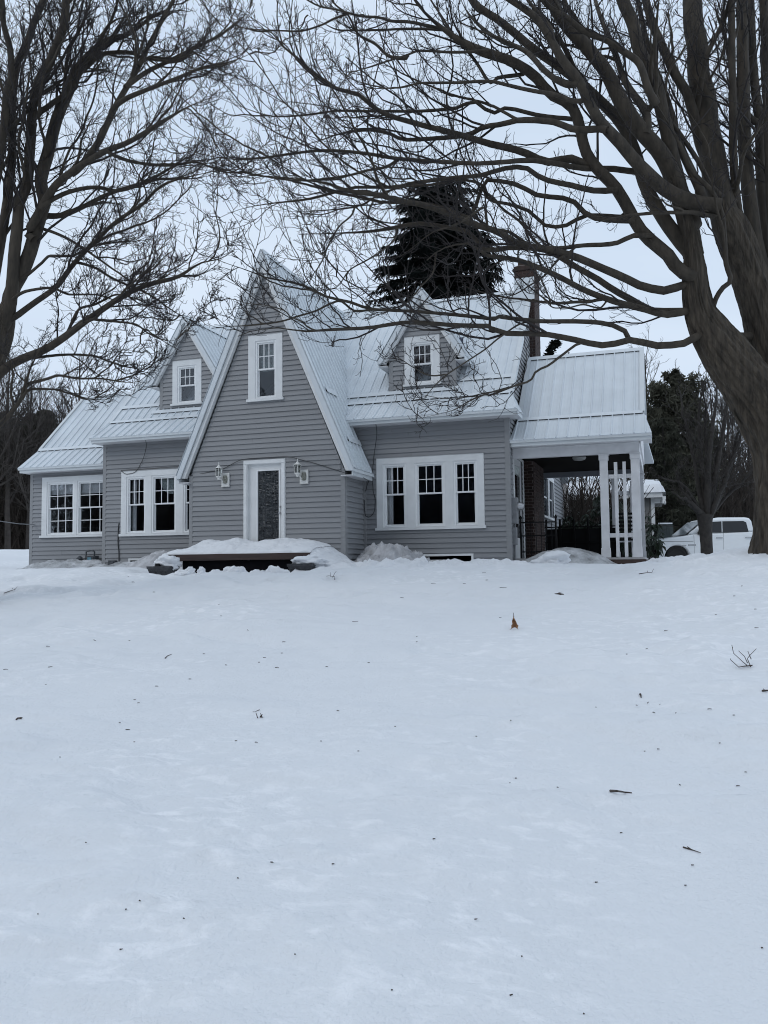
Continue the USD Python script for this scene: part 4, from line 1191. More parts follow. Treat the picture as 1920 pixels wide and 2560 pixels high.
def leaf_tuft(c, n, size, rng, droop=0.6):
    """A whorl of long leaves hanging from a shoot tip."""
    V, F = [], []
    for k in range(n):
        a = rng.uniform(0, 6.28)
        d = np.array([math.cos(a), math.sin(a), 0])
        L = size * rng.uniform(0.7, 1.2)
        w = np.array([-d[1], d[0], 0]) * L * 0.14
        dz = -droop * rng.uniform(0.3, 1.3)
        p0, p1, p2 = np.asarray(c), np.asarray(c) + d * L * 0.5 + [0, 0, L * 0.5 * dz * 0.6], np.asarray(c) + d * L * 0.85 + [0, 0, L * dz]
        b = len(V)
        V += [p0, p1 - w, p2, p1 + w]
        F += [(b, b + 1, b + 2, b + 3)]
    return np.array(V), np.array(F)


def rhododendron(cx, cy, zb, h, w, seed, label):
    rng = np.random.default_rng(seed)
    t = thing('rhododendron', label, 'shrub', group='rhododendrons behind the porch')
    st, lf = MB(), MB()
    for k in range(int(46 * w * h)):
        a, q = rng.uniform(0, 6.28), math.sqrt(rng.random()) * w
        tip = np.array([cx + q * math.cos(a), cy + q * math.sin(a), zb + h * (1 - 0.55 * (q / w) ** 2) * rng.uniform(0.45, 1.0)])
        base = np.array([cx + 0.2 * q * math.cos(a), cy + 0.2 * q * math.sin(a), zb - 0.2])
        u = np.linspace(0, 1, 5)[:, None]
        p = base + (tip - base) * u + np.array([0, 0, 1]) * 0.15 * h * np.sin(u * 3.14) + rng.normal(0, 0.02, (5, 3))
        st.tube(p, np.linspace(0.014, 0.006, 5), 4, cap=False)
        for _ in range(2):
            v, f = leaf_tuft(tip + rng.normal(0, 0.07, 3), 8, 0.19, rng, 1.0)
            lf.add(v, f)
    obj('stem', st, 'twig_bark', t)
    obj('foliage', lf, 'leaf_green', t, kind='stuff')


rhododendron(-1.55, 7.6, 1.6, 2.2, 0.75, 1, 'tall drooping rhododendron with dark leaves seen through the open porch')
rhododendron(-2.35, 6.9, 1.6, 1.45, 0.6, 2, 'low rhododendron beside the brick chimney behind the porch fence')
rhododendron(-0.9, 7.4, 1.6, 1.4, 0.55, 3, 'leafy rhododendron showing behind the white lattice columns')
rhododendron(-0.22, 8.4, 1.5, 1.75, 0.26, 4, 'narrow rhododendron right of the porch beside the far grey garage')


# ------------------------------------------------------------------ bare maples
def unit(v):
    return v / np.maximum(np.linalg.norm(v, axis=-1, keepdims=True), 1e-9)


def grow(start, dirs, length, r0, m, rng, up=0.15, wig=0.25, tip=0.35):
    """n shoots of m points that wander and turn up; returns points and radii."""
    n = len(start)
    P = np.empty((n, m, 3))
    P[:, 0] = start
    d = unit(dirs)
    step = (length / (m - 1))[:, None]
    for k in range(1, m):
        d = unit(d + rng.normal(0, wig, (n, 3)) * [1, 1, 0.8] + np.array([0, 0, up]) * (k / m))
        P[:, k] = P[:, k - 1] + d * step
    R = r0[:, None] * np.linspace(1, tip, m) ** 0.9
    return P, R


def shoots(P, R, per, rng, tmin, ang, frac, rfrac, jitter=0.35, lmin=0.05, rmin=0.002):
    """Starts of per children on every curve of P (n, m, 3)."""
    n, m, _ = P.shape
    L = np.linalg.norm(np.diff(P, axis=1), axis=2).sum(1)
    k = np.repeat(np.arange(n), per)
    t = tmin + (1 - tmin) * (np.tile(np.arange(per), n) + rng.random(n * per)) / per
    s = np.clip(t, 0, 0.999) * (m - 1)
    i = s.astype(int)
    w = (s - i)[:, None]
    pos = P[k, i] * (1 - w) + P[k, np.minimum(i + 1, m - 1)] * w
    tan = unit(P[k, np.minimum(i + 1, m - 1)] - P[k, i])
    rad = R[k, i]
    side = unit(np.cross(tan, rng.normal(0, 1, (len(k), 3)) + np.array([0, 0, 0.001])))
    th = np.radians(ang + rng.normal(0, 12, len(k)))[:, None]
    d = tan * np.cos(th) + side * np.sin(th)
    length = np.maximum(L[k] * frac * (1.15 - 0.75 * t) * np.exp(rng.normal(0, jitter, len(k))), lmin)
    return pos, d, length, np.maximum(rad * rfrac, rmin)


def spread(limbs, rng, counts=(9, 7, 5), fr=(0.34, 0.42, 0.45), t0=0.18, min_r=0.0036, lcap=2.4):
    """Branches, twigs and end shoots grown from limb curves; returns three lists of tube meshes."""
    P = np.stack([a for a, _ in limbs])
    R = np.stack([b for _, b in limbs])
    out = []
    L = np.linalg.norm(np.diff(P, axis=1), axis=2).sum(1)
    reps = np.clip(np.round(counts[0] * L / 3.2), 3, 30).astype(int)
    parts = [shoots(P[i:i + 1], R[i:i + 1], int(reps[i]), rng, t0, 37, fr[0], 0.50, rmin=0.006) for i in range(len(P))]
    pos, d, ln, rr = (np.concatenate(q) for q in zip(*parts))
    ln = np.clip(ln, 0.35, lcap)
    rr = np.minimum(rr, 0.0068 + 0.0068 * ln)
    d = unit(d * [1, 1, 0.8] + np.array([0, 0, 0.12]))
    A, RA = grow(pos, d, ln, rr, 10, rng, 0.26, 0.20)
    out.append((A, RA, 5))
    B0 = shoots(A, RA, counts[1], rng, 0.12, 40, fr[1], 0.55, rmin=0.0050)
    ln = np.clip(B0[2], 0.16, 0.95)
    B, RB = grow(B0[0], B0[1], ln, np.minimum(B0[3], 0.0068), 6, rng, 0.20, 0.28, 0.55)
    out.append((B, RB, 3))
    C0 = shoots(B, RB, counts[2], rng, 0.15, 40, fr[2], 0.7, rmin=min_r)
    ln = np.clip(C0[2], 0.07, 0.36)
    C, RC = grow(C0[0], C0[1], ln, np.minimum(C0[3], 0.0044), 4, rng, 0.34, 0.30, 0.75)
    out.append((C, RC, 3))
    return out


CROPS = {'p': (0, 0, 1.0), 'L1': (0, 0, .42194), 'L2': (0, 500, .42194), 'M1': (600, 0, .42194), 'R1': (1220, 0, .42194), 'R2': (1220, 500, .42194), 'M2': (620, 440, .42194), 'c4': (860, 640, .3255)}


def curve(spec, rng, m=36, wob=0.05, built=None):
    """spec: (start depth, end depth, start radius px, end radius px, [crop, x, y, x, y, ... crop, x, y ...]) to a curve in the place."""
    d0, d1, r0, r1, path = spec
    pts, c = [], (0, 0, 1.0)
    i = 0
    while i < len(path):
        if isinstance(path[i], str):
            c = CROPS[path[i]]
            i += 1
        else:
            pts.append((c[0] + c[2] * path[i], c[1] + c[2] * path[i + 1]))
            i += 2
    q = np.array(pts, float)
    if built:                                   # grow out of the nearest bough already there
        bx, bd = np.vstack([k[0] for k in built]), np.concatenate([k[1] for k in built])
        far = np.hypot(*(bx - q[0]).T)
        run = q[min(2, len(q) - 1)] - q[0]
        ahead = ((q[0] - bx) @ run) / np.maximum(far * np.hypot(*run), 1e-6)
        j = int(np.argmin(far * (1.7 - ahead) + 2))
        if far[j] < 220:
            d0 = bd[j]
            if far[j] > 5:
                q = np.vstack([bx[j], q])
                if isinstance(r0, list):
                    r0 = [r0[0]] + r0
    t = np.concatenate([[0], np.cumsum(np.linalg.norm(np.diff(q, axis=0), axis=1))])
    t /= t[-1]
    s = np.linspace(0, 1, m)
    xy = PchipInterpolator(t, q)(s)
    dep = d0 + (d1 - d0) * s ** 1.15 + 0.10 * np.sin(s * rng.uniform(5, 9) + rng.uniform(0, 6))
    P = at(xy[:, 0], xy[:, 1], dep)
    if built is not None:
        built.append((xy, dep))
    w = rng.normal(0, 1, (m, 3))
    for _ in range(2):
        w[1:-1] = (w[:-2] + w[1:-1] + w[2:]) / 3
    w[0] = 0
    R = (PchipInterpolator(t, np.array(r0, float))(s) if isinstance(r0, list) else (r0 + (r1 - r0) * s ** 0.85)) * dep / FPX
    if -20 < q[-1, 0] < 1940 and q[-1, 1] > -20:
        R = R * np.clip((1 - s) / 0.22, 0.3, 1)
    P = P + w * np.minimum(wob * R, 0.02)[:, None] * 3
    return P, R


def bumpy(P, R, sides, seed, amp=0.06):
    """A limb tube whose girth swells and pinches."""
    v, f = tubes(P[None], R[None], sides)
    c = np.repeat(P, sides, 0)
    n = meshkit.fbm(v * np.array([3.0, 3.0, 1.2]) / np.clip(R.mean() * 8, 0.3, 2), 4, seed) - 0.5
    return c + (v - c) * (1 + 2 * amp * n)[:, None], f


def maple(name, label, trunk, limbs, seed, counts, bare=0, forks=2):
    rng = np.random.default_rng(seed)
    t = thing(name, label, 'tree')
    built = []
    for k, (spec, furrow) in enumerate(trunk):
        P, R = curve(spec, rng, 170, 0.0)
        v0 = view(P)
        built.append((np.stack(v0[:2], -1), v0[2]))
        sides = 110
        v, f = tubes(P[None], R[None], sides)
        c = np.repeat(P, sides, 0)
        d = unit(v - c)
        ang = np.tile(np.arange(sides), len(P)) / sides * 6.283
        hgt = np.repeat(np.arange(len(P)) / len(P), sides)
        q = np.stack([np.cos(ang) * 4.6, np.sin(ang) * 4.6, hgt * 9], -1)
        ridge = 1 - np.abs(2 * meshkit.fbm(q * [2.6, 2.6, 0.8], 4, seed + k) - 1)
        lump = meshkit.fbm(q * 0.6, 3, seed + 9 + k) - 0.5
        flare = np.exp(-hgt / 0.10) * 0.20 * (meshkit.noise(q * [0.9, 0.9, 0], seed + 3) + 0.2)
        rad = np.repeat(R, sides)
        v = v + d * (rad * (furrow * 3.2 * (ridge - 0.75) + 0.30 * lump + (flare if k == 0 else 0)))[:, None]
        obj('trunk', (v, f), 'trunk_bark', t, smooth=True)
    curves = []
    for k, spec in enumerate(limbs):
        P, R = curve(spec, rng, built=built)
        curves.append((P, R))
        sides = 14 if R[0] > 0.1 else 9 if R[0] > 0.04 else 7
        obj('limb', bumpy(P, R, sides, seed + k), 'bark', t, smooth=True)
    P, R = np.stack([p for p, _ in curves]), np.stack([r for _, r in curves])
    F0 = shoots(P, R, forks, rng, 0.25, 24, 0.46, 0.62, 0.2, rmin=0.012)         # side limbs that fork off at a narrow angle
    FP, FR = grow(F0[0], F0[1] + [0, 0, 0.05], np.clip(F0[2], 0.8, 3.6), np.minimum(F0[3], 0.026), 36 - bare, rng, 0.05, 0.11, 0.22)
    obj('side_limbs', tubes(FP, FR, 6), 'bark', t, smooth=True, kind='stuff')
    lv = spread([(p[bare:], r[bare:]) for p, r in curves] + list(zip(FP, FR)), rng, counts)
    for nm, look, (P, R, sides) in zip(('branches', 'twigs', 'end_shoots'), ('twig_bark', 'twig_bark', 'fine_twig'), lv):
        obj(nm, tubes(P, R, sides), look, t, smooth=True, kind='stuff')
    return t


RT_TRUNK = [((12.2, 12.0, [100, 86, 74, 68, 70, 70, 64, 58, 54, 46, 36, 29, 25, 23, 22, 21], 0, ['p', 1985, 1440, 1978, 1370, 1970, 1300, 1964, 1200, 1958, 1120, 1935, 1055, 1895, 1000, 1852, 940, 1808, 880, 1775, 830, 1750, 780, 1738, 710, 1734, 640, 1722, 560, 1700, 490, 1680, 440]), 0.10),
            ((12.35, 12.6, [80, 68, 52, 46, 44, 42, 40, 34, 30, 28], 0, ['p', 1990, 1150, 1985, 1050, 1955, 950, 1915, 830, 1895, 760, 1865, 670, 1835, 590, 1806, 520, 1790, 450, 1778, 390]), 0.06)]
RT = [
    (12.0, 12.0, 25, 14, ['p', 1734, 640, 1722, 560, 1690, 460, 1650, 380, 'R1', 900, 760, 800, 620, 720, 450, 600, 300, 500, 190, 400, 60, 350, -60]),
    (12.6, 13.0, 36.8, 20.4, ['p', 1850, 640, 1818, 560, 1798, 480, 1780, 400, 1765, 300, 1750, 200, 1740, 100, 1732, 0, 1728, -120]),
    (12.1, 12.4, 18.7, 14.5, ['p', 1735, 560, 1700, 480, 'R1', 1100, 950, 1060, 760, 1010, 560, 960, 420, 900, 300, 850, 120, 800, 0, 770, -90]),
    (12.4, 12.0, 12.5, 7.7, ['p', 1905, 780, 1880, 640, 1850, 560, 1836, 440, 1832, 300, 1830, 150, 1828, 0, 1825, -120]),
    (12.6, 13.2, 19.8, 12.7, ['p', 1915, 770, 1890, 600, 1872, 480, 1862, 330, 1858, 180, 1855, 0, 1850, -120]),
    (12.9, 13.6, 15.4, 9.4, ['p', 1930, 790, 1915, 600, 1905, 480, 1900, 350, 1890, 230, 1880, 120, 1875, -80]),
    (12.4, 12.2, 14.4, 10.5, ['p', 1945, 760, 1928, 500, 1922, 300, 1912, 100, 1905, -100]),
    (11.9, 11.2, 11.7, 4.6, ['p', 1950, 850, 1915, 835, 1870, 842, 1815, 838, 1790, 815, 1770, 790, 1730, 776, 'R2', 1060, 680, 900, 640, 740, 595, 560, 530, 450, 470, 300, 400, 150, 350, 0, 330, 'M2', 1300, 400, 1180, 420, 1060, 500]),
    (11.7, 11.3, 6.7, 5.4, ['p', 1777, 800, 1785, 760, 1805, 722, 1827, 700, 1815, 660, 1812, 600, 1805, 540, 1780, 480, 'R1', 1200, 1000, 1130, 840, 1050, 700, 1000, 620]),
    (12.0, 10.6, 11.7, 4.6, ['R2', 1230, 560, 1180, 490, 1060, 540, 930, 520, 800, 460, 640, 390, 520, 340, 380, 300, 180, 260, 60, 190, 'M2', 1300, 270, 1150, 210, 1000, 165, 900, 150, 760, 110, 600, 90, 450, 40, 300, 20, 100, 0]),
    (12.1, 13.6, 9.8, 3.6, ['R2', 1215, 660, 1000, 660, 850, 590, 740, 530, 650, 470, 560, 420, 300, 290, 150, 280, 0, 300, 'M2', 1300, 330, 1150, 300, 1000, 280, 900, 300, 700, 330, 500, 340, 300, 345]),
    (11.8, 9.8, 9.8, 3.0, ['R2', 1250, 800, 1150, 850, 1000, 862, 850, 830, 700, 862, 480, 820, 300, 792, 120, 790, 0, 750, 'M2', 1440, 890, 1250, 885, 960, 866, 700, 900, 500, 910, 330, 920, 180, 900, 40, 915, -60, 950]),
    (11.6, 10.3, 6.7, 2.4, ['R2', 850, 822, 780, 760, 680, 730, 520, 720, 330, 720, 60, 690, 'M2', 1480, 850, 1200, 820, 960, 800, 740, 790, 600, 745, 480, 720, 300, 640, 100, 600, 0, 560, -120, 520, -250, 470]),
    (10.4, 9.8, 2.5, 1.4, ['M2', 1640, 868, 1500, 950, 1400, 1030, 1280, 1110, 1150, 1200, 1050, 1310, 1000, 1380]),
    (10.9, 9.9, 3.5, 1.4, ['R2', 560, 845, 450, 910, 340, 990, 290, 1010, 250, 1070, 160, 1100, 60, 1140, 0, 1160, 'c4', 1300, 1000, 1150, 1040, 950, 1120, 850, 1180, 700, 1220, 580, 1250]),
    (10.6, 11.0, 3.0, 1.9, ['M2', 740, 790, 640, 800, 540, 740, 480, 760, 400, 800, 300, 830, 200, 860, 60, 880, -80, 890, -200, 880]),
    (12.1, 12.6, 17.0, 10.3, ['R2', 1200, 450, 1110, 390, 1060, 320, 960, 240, 890, 160, 850, 80, 'R1', 760, 1120, 640, 1000, 580, 900, 530, 700, 490, 620, 380, 560, 260, 440, 100, 350, 0, 320, 'M1', 1300, 240, 1200, 170, 1080, 60, 1010, -40]),
    (11.9, 11.0, 20.4, 6.9, ['R1', 1240, 1200, 1050, 1120, 900, 980, 780, 840, 680, 740, 600, 600, 540, 480, 460, 380, 380, 250, 290, 110, 200, 40, 120, -10, 40, -90]),
    (12.3, 13.4, 19.1, 7.8, ['p', 1736, 650, 1692, 590, 1650, 530, 'R1', 930, 1100, 850, 850, 760, 690, 640, 570, 540, 480, 400, 380, 280, 300, 160, 200, 60, 120, 'M1', 1400, 30, 1340, -60]),
    (12.1, 11.6, 10.3, 5.7, ['R1', 960, 560, 900, 380, 800, 300, 700, 240, 560, 180, 460, 100, 350, 30, 280, -60]),
    (12.3, 12.8, 8.9, 5.1, ['R1', 800, 620, 700, 460, 640, 330, 560, 180, 480, 60, 430, -60]),
    (12.4, 13.0, 9.3, 5.7, ['R1', 1010, 560, 960, 380, 900, 260, 860, 120, 830, -40]),
    (12.6, 12.9, 15.0, 9.2, ['p', 1790, 450, 'R1', 1280, 900, 1180, 560, 1080, 380, 1020, 250, 960, 100, 930, -50]),
    (12.3, 14.4, 9.3, 2.5, ['R1', 700, 760, 540, 770, 380, 720, 200, 710, 60, 740, 'M1', 1460, 750, 1350, 800, 1150, 820, 980, 830, 880, 790, 760, 770, 600, 790, 480, 830, 300, 880]),
    (12.0, 13.2, 11.0, 2.5, ['R1', 600, 980, 480, 940, 360, 960, 200, 900, 0, 850, 'M1', 1480, 850, 1300, 800, 1150, 760, 1000, 720, 870, 680, 800, 640, 700, 560, 580, 530, 520, 490, 430, 430, 360, 360, 240, 260, 180, 180, 60, 100, 0, 60]),
    (11.8, 10.2, 7.9, 1.9, ['R1', 880, 1020, 700, 1000, 600, 1000, 400, 970, 250, 950, 100, 960, 'M1', 1400, 970, 1200, 960, 930, 940, 750, 910, 600, 895, 500, 890, 380, 900, 240, 920, 100, 940, 0, 945, -150, 930, -300, 900, -420, 905]),
    (12.0, 11.0, 7.9, 1.9, ['R1', 640, 1130, 500, 1100, 330, 1060, 200, 990, 100, 1000, 'M1', 1420, 1040, 1250, 1055, 1050, 1080, 900, 1110, 700, 1110, 560, 1140, 400, 1180, 150, 1210, 0, 1240, -120, 1290]),
    (12.1, 13.5, 7.4, 1.9, ['R1', 620, 1290, 480, 1180, 300, 1160, 160, 1090, 0, 1065, 'M1', 1350, 1290, 1200, 1230, 1030, 1200, 860, 1200, 720, 1170, 560, 1140, 420, 1100, 250, 1060, 80, 1030, 0, 1000, -150, 960]),
    (12.2, 11.2, 6.5, 1.6, ['R1', 520, 600, 400, 560, 280, 540, 100, 500, 0, 480, 'M1', 1440, 480, 1280, 490, 1080, 490, 940, 520, 800, 525, 660, 530]),
    (12.6, 13.8, 5.9, 1.6, ['R1', 540, 710, 300, 680, 100, 640, 'M1', 1500, 670, 1380, 600, 1290, 640, 1000, 660, 800, 660, 600, 655, 400, 680, 220, 690, 0, 630, -160, 560]),
    (12.4, 13.0, 5.5, 1.9, ['R1', 200, 440, 60, 460, 'M1', 1490, 490, 1420, 400, 1350, 300, 1270, 210, 1190, 90, 1130, 0, 1090, -70]),
    (11.7, 10.8, 5.0, 1.6, ['M1', 1240, 185, 1100, 150, 1000, 130, 900, 125, 830, 105, 720, 95, 640, 75, 560, 55, 480, 40, 400, 0, 330, -60]),
    (11.5, 11.0, 3.0, 1.4, ['M1', 650, 78, 560, 110, 480, 150, 340, 185, 200, 180, 60, 170, 0, 140]),
    (11.9, 12.6, 4.0, 1.4, ['M1', 1250, 180, 1000, 170, 760, 180, 600, 180, 480, 130, 400, 90]),
    (12.0, 11.0, 4.5, 1.4, ['M1', 1480, 300, 1280, 310, 1070, 300, 980, 330, 880, 360, 760, 400, 640, 430, 560, 440]),
    (12.4, 12.0, 5.0, 1.4, ['M1', 980, 345, 900, 340, 800, 260, 700, 200, 640, 90, 560, 20, 520, -50]),
    (11.0, 10.4, 4.0, 1.4, ['M1', 940, 940, 860, 990, 760, 1010, 640, 1040, 500, 1060, 360, 1070, 240, 1060, 80, 1040, -60, 1080]),
    (12.2, 13.4, 5.9, 1.4, ['R2', 800, 100, 600, 90, 420, 160, 340, 150, 250, 70, 100, 20, 0, 0, 'M2', 1400, 60, 1250, 20, 1100, 50, 950, 60, 800, 100, 650, 180, 500, 200, 300, 210, 100, 200]),
    (11.6, 11.0, 6.9, 1.9, ['R2', 980, 215, 880, 210, 740, 260, 560, 270, 420, 285, 260, 270, 100, 180, 0, 170, 'M2', 1400, 180, 1300, 250, 1200, 300, 1100, 330, 980, 420, 900, 480]),
    (11.5, 11.4, 5.9, 3.2, ['R1', 1340, 1280, 1200, 1260, 1060, 1260, 900, 1270, 760, 1290, 640, 1320]),
    (11.9, 11.4, 6.9, 3.8, ['R1', 1420, 1180, 1340, 1120, 1250, 960, 1140, 800, 1030, 640, 960, 420, 980, 280, 1000, 100, 1010, -40]),
    (11.4, 10.9, 5.9, 3.2, ['R1', 1460, 1150, 1520, 900, 1600, 760, 1640, 640, 1640, 480]),
    (10.9, 10.2, 2.5, 1.4, ['R2', 720, 590, 660, 640, 560, 620, 460, 640, 400, 640, 300, 560, 220, 530]),
    (11.2, 11.4, 2.5, 1.4, ['M2', 1100, 560, 1020, 660, 950, 740, 860, 800, 780, 780]),
    (10.6, 10.0, 2.5, 1.4, ['M2', 620, 220, 540, 300, 480, 400, 440, 500, 380, 590, 330, 640]),
    (10.4, 10.6, 2.5, 1.4, ['M2', 880, 340, 800, 440, 700, 500, 600, 560, 540, 640, 480, 680]),
    (12.8, 13.6, 13, 5, ['p', 1760, 520, 'R1', 1150, 900, 1090, 700, 1020, 480, 940, 240, 900, 60, 880, -60]),
    (12.5, 12.0, 10, 4, ['R1', 1230, 760, 1260, 500, 1300, 330, 1370, 180, 1420, 40, 1440, -60]),
    (12.9, 13.8, 12, 4, ['R1', 940, 700, 820, 500, 760, 330, 690, 160, 640, 20, 620, -60]),
    (12.2, 11.6, 9, 3, ['R1', 620, 560, 520, 420, 440, 260, 330, 150, 260, 40, 220, -40]),
    (12.7, 13.6, 9, 3, ['R1', 480, 500, 340, 420, 220, 300, 60, 230, 'M1', 1440, 170, 1340, 60, 1300, -30]),
    (12.9, 13.4, 9, 3, ['R1', 1560, 700, 1480, 560, 1440, 400, 1400, 200, 1350, 60, 1330, -40]),
    (11.6, 11.0, 7, 3, ['R1', 960, 640, 1000, 480, 990, 300, 1000, 120, 1020, -40]),
]
LT_TRUNK = [((12.6, 12.6, [85, 75, 62, 54, 46, 36, 26, 20], 0, ['p', -190, 1440, -180, 1300, -140, 1150, -95, 1040, -50, 930, -15, 840, 15, 760, 35, 690]), 0.08)]
LT = [
    (12.6, 13.4, 20, 10.7, ['p', -30, 930, 'L2', 20, 820, 60, 560, 130, 430, 180, 300, 230, 130, 270, 0, 'L1', 240, 1100, 290, 900, 340, 700, 400, 560, 480, 400, 560, 310, 620, 250, 750, 210, 860, 130, 920, 90, 1000, 60]),
    (12.4, 11.2, 13.2, 3.2, ['p', -70, 985, 'L2', -40, 1060, 40, 985, 100, 950, 250, 890, 400, 800, 520, 710, 620, 640, 760, 550, 880, 500, 1040, 460, 1200, 370, 1300, 350, 1380, 300]),
    (12.3, 13.0, 16.5, 8.9, ['p', -30, 880, 'L2', 60, 620, 90, 300, 110, 100, 'L1', 110, 1200, 160, 1100, 180, 850, 190, 650, 250, 480, 330, 300, 380, 150, 390, 0, 400, -120]),
    (12.8, 13.6, 14.3, 7.6, ['p', -40, 860, 'L1', 20, 1320, 70, 900, 75, 600, 90, 400, 150, 280, 200, 130, 260, 0, 300, -120]),
    (12.0, 12.0, 14.3, 6.3, ['p', -60, 700, 'L1', 0, 950, 20, 800, 40, 550, 70, 450, 60, 300, 20, 120, 10, -80]),
    (12.2, 11.0, 12.1, 3.2, ['L2', 170, 200, 'L1', 230, 1260, 330, 1100, 420, 1020, 530, 950, 640, 890, 760, 840, 880, 770, 1000, 700, 1100, 640, 1250, 580]),
    (12.5, 13.2, 9.9, 3.8, ['L1', 420, 1030, 520, 940, 580, 850, 640, 720, 700, 600, 760, 500, 820, 390, 880, 270, 930, 180, 980, 90, 1040, -20, 1090, -120]),
    (12.6, 11.6, 7.2, 1.9, ['L1', 660, 660, 740, 590, 850, 540, 950, 500, 1080, 450, 1200, 400, 1350, 370, 1500, 310]),
    (12.7, 13.4, 6.6, 1.9, ['L1', 740, 520, 880, 420, 1000, 360, 1100, 310, 1200, 260, 1300, 210, 1380, 150, 1440, 100, 1500, 20]),
    (13.0, 12.6, 6.6, 1.9, ['L1', 480, 420, 640, 315, 760, 310, 850, 340, 1000, 360, 1120, 330, 1250, 280]),
    (12.3, 11.6, 8.2, 2.5, ['L2', 90, 690, 200, 610, 330, 520, 420, 400, 500, 310, 560, 250, 640, 170, 760, 80, 850, 20, 'L1', 920, 1130, 1000, 1080, 1150, 1040, 1300, 1010]),
    (12.0, 11.2, 4.4, 1.4, ['L2', 360, 210, 500, 290, 600, 360, 700, 430, 790, 480, 860, 470, 930, 440]),
    (11.9, 11.6, 3.9, 1.4, ['L2', 450, 370, 560, 400, 640, 450, 720, 490, 800, 520, 900, 570, 1000, 640, 1080, 690, 1150, 720]),
    (11.8, 11.0, 3.3, 1.4, ['L2', 530, 708, 680, 720, 800, 735, 880, 790, 960, 825, 1010, 835, 1080, 800]),
    (12.3, 11.8, 4.4, 1.4, ['L2', 160, 940, 240, 930, 400, 915, 540, 920, 640, 955, 760, 990, 880, 1005, 930, 985]),
    (12.2, 12.0, 9.9, 1.9, ['p', -120, 1090, 'L2', -60, 1370, 20, 1310, 87, 1237, 127, 1168, 150, 1093, 190, 960, 210, 880]),
    (12.1, 11.4, 4.4, 1.4, ['L2', 150, 1095, 170, 1088, 280, 1060, 350, 1040, 450, 1055, 600, 1060, 760, 1080, 850, 1075]),
    (12.0, 12.6, 3.3, 1.4, ['L2', 120, 1180, 200, 1120, 300, 1120, 420, 1150, 520, 1175, 600, 1170]),
    (12.2, 12.8, 5.0, 1.4, ['L1', 640, 900, 800, 960, 1000, 980, 1150, 960, 1250, 990, 1400, 1020, 1500, 1060]),
    (12.4, 13.4, 7.7, 1.9, ['L1', 330, 1280, 480, 1230, 640, 1150, 760, 1110, 880, 1070, 1000, 1000, 1120, 930, 1200, 900]),
    (12.6, 13.6, 6.6, 1.9, ['L1', 250, 1230, 400, 1140, 560, 1110, 700, 1130, 850, 1090, 960, 1060, 1100, 1060, 1250, 1040]),
    (12.7, 13.2, 7.7, 2.5, ['L1', 190, 720, 300, 620, 400, 540, 430, 430, 480, 380, 560, 320, 640, 250, 700, 160, 760, 60, 800, -40]),
    (12.9, 13.4, 5.5, 1.9, ['L1', 380, 560, 390, 400, 410, 300, 470, 180, 520, 60, 550, -60]),
    (12.7, 12.2, 5.5, 1.9, ['L1', 560, 330, 600, 220, 660, 120, 700, 0, 730, -100]),
    (12.5, 12.8, 5.5, 1.6, ['L1', 820, 390, 900, 340, 1020, 350, 1080, 330, 1200, 300]),
    (12.8, 13.4, 6.6, 1.9, ['L1', 190, 600, 240, 420, 300, 340, 350, 200, 400, 120, 440, 20, 470, -80]),
    (12.6, 12.2, 4.4, 1.4, ['L2', 120, 470, 240, 380, 300, 330, 420, 330, 560, 270, 700, 250, 820, 230]),
    (12.9, 12.0, 4.4, 1.4, ['L2', 60, 600, 160, 540, 300, 520, 420, 560, 560, 560, 700, 600, 800, 620]),
    (12.4, 11.6, 4.4, 1.4, ['L2', 380, 810, 480, 640, 560, 620, 700, 560, 800, 580, 900, 540]),
    (12.8, 13.8, 5.5, 1.9, ['L1', 60, 760, 160, 660, 240, 560, 330, 500, 440, 440, 560, 420, 700, 420]),
]
maple('maple_tree', 'huge bare many-stemmed maple at the right edge of the lawn', RT_TRUNK, RT, 101, (8.5, 5, 3), 5, 1)
maple('maple_tree', 'dark bare maple leaning in from the left edge over the left wing', LT_TRUNK, LT, 202, (11, 6, 4), 5, 3)


# ------------------------------------------------------------------ conifers behind the house
def quads(c, a, b):
    """Flat sprays: centres c, half axes a and b."""
    n = len(c)
    V = np.stack([c - a - b * 0.6, c + a - b * 0.15, c + a + b * 0.15, c - a + b * 0.6], 1).reshape(-1, 3)
    return V, np.arange(n * 4).reshape(n, 4)


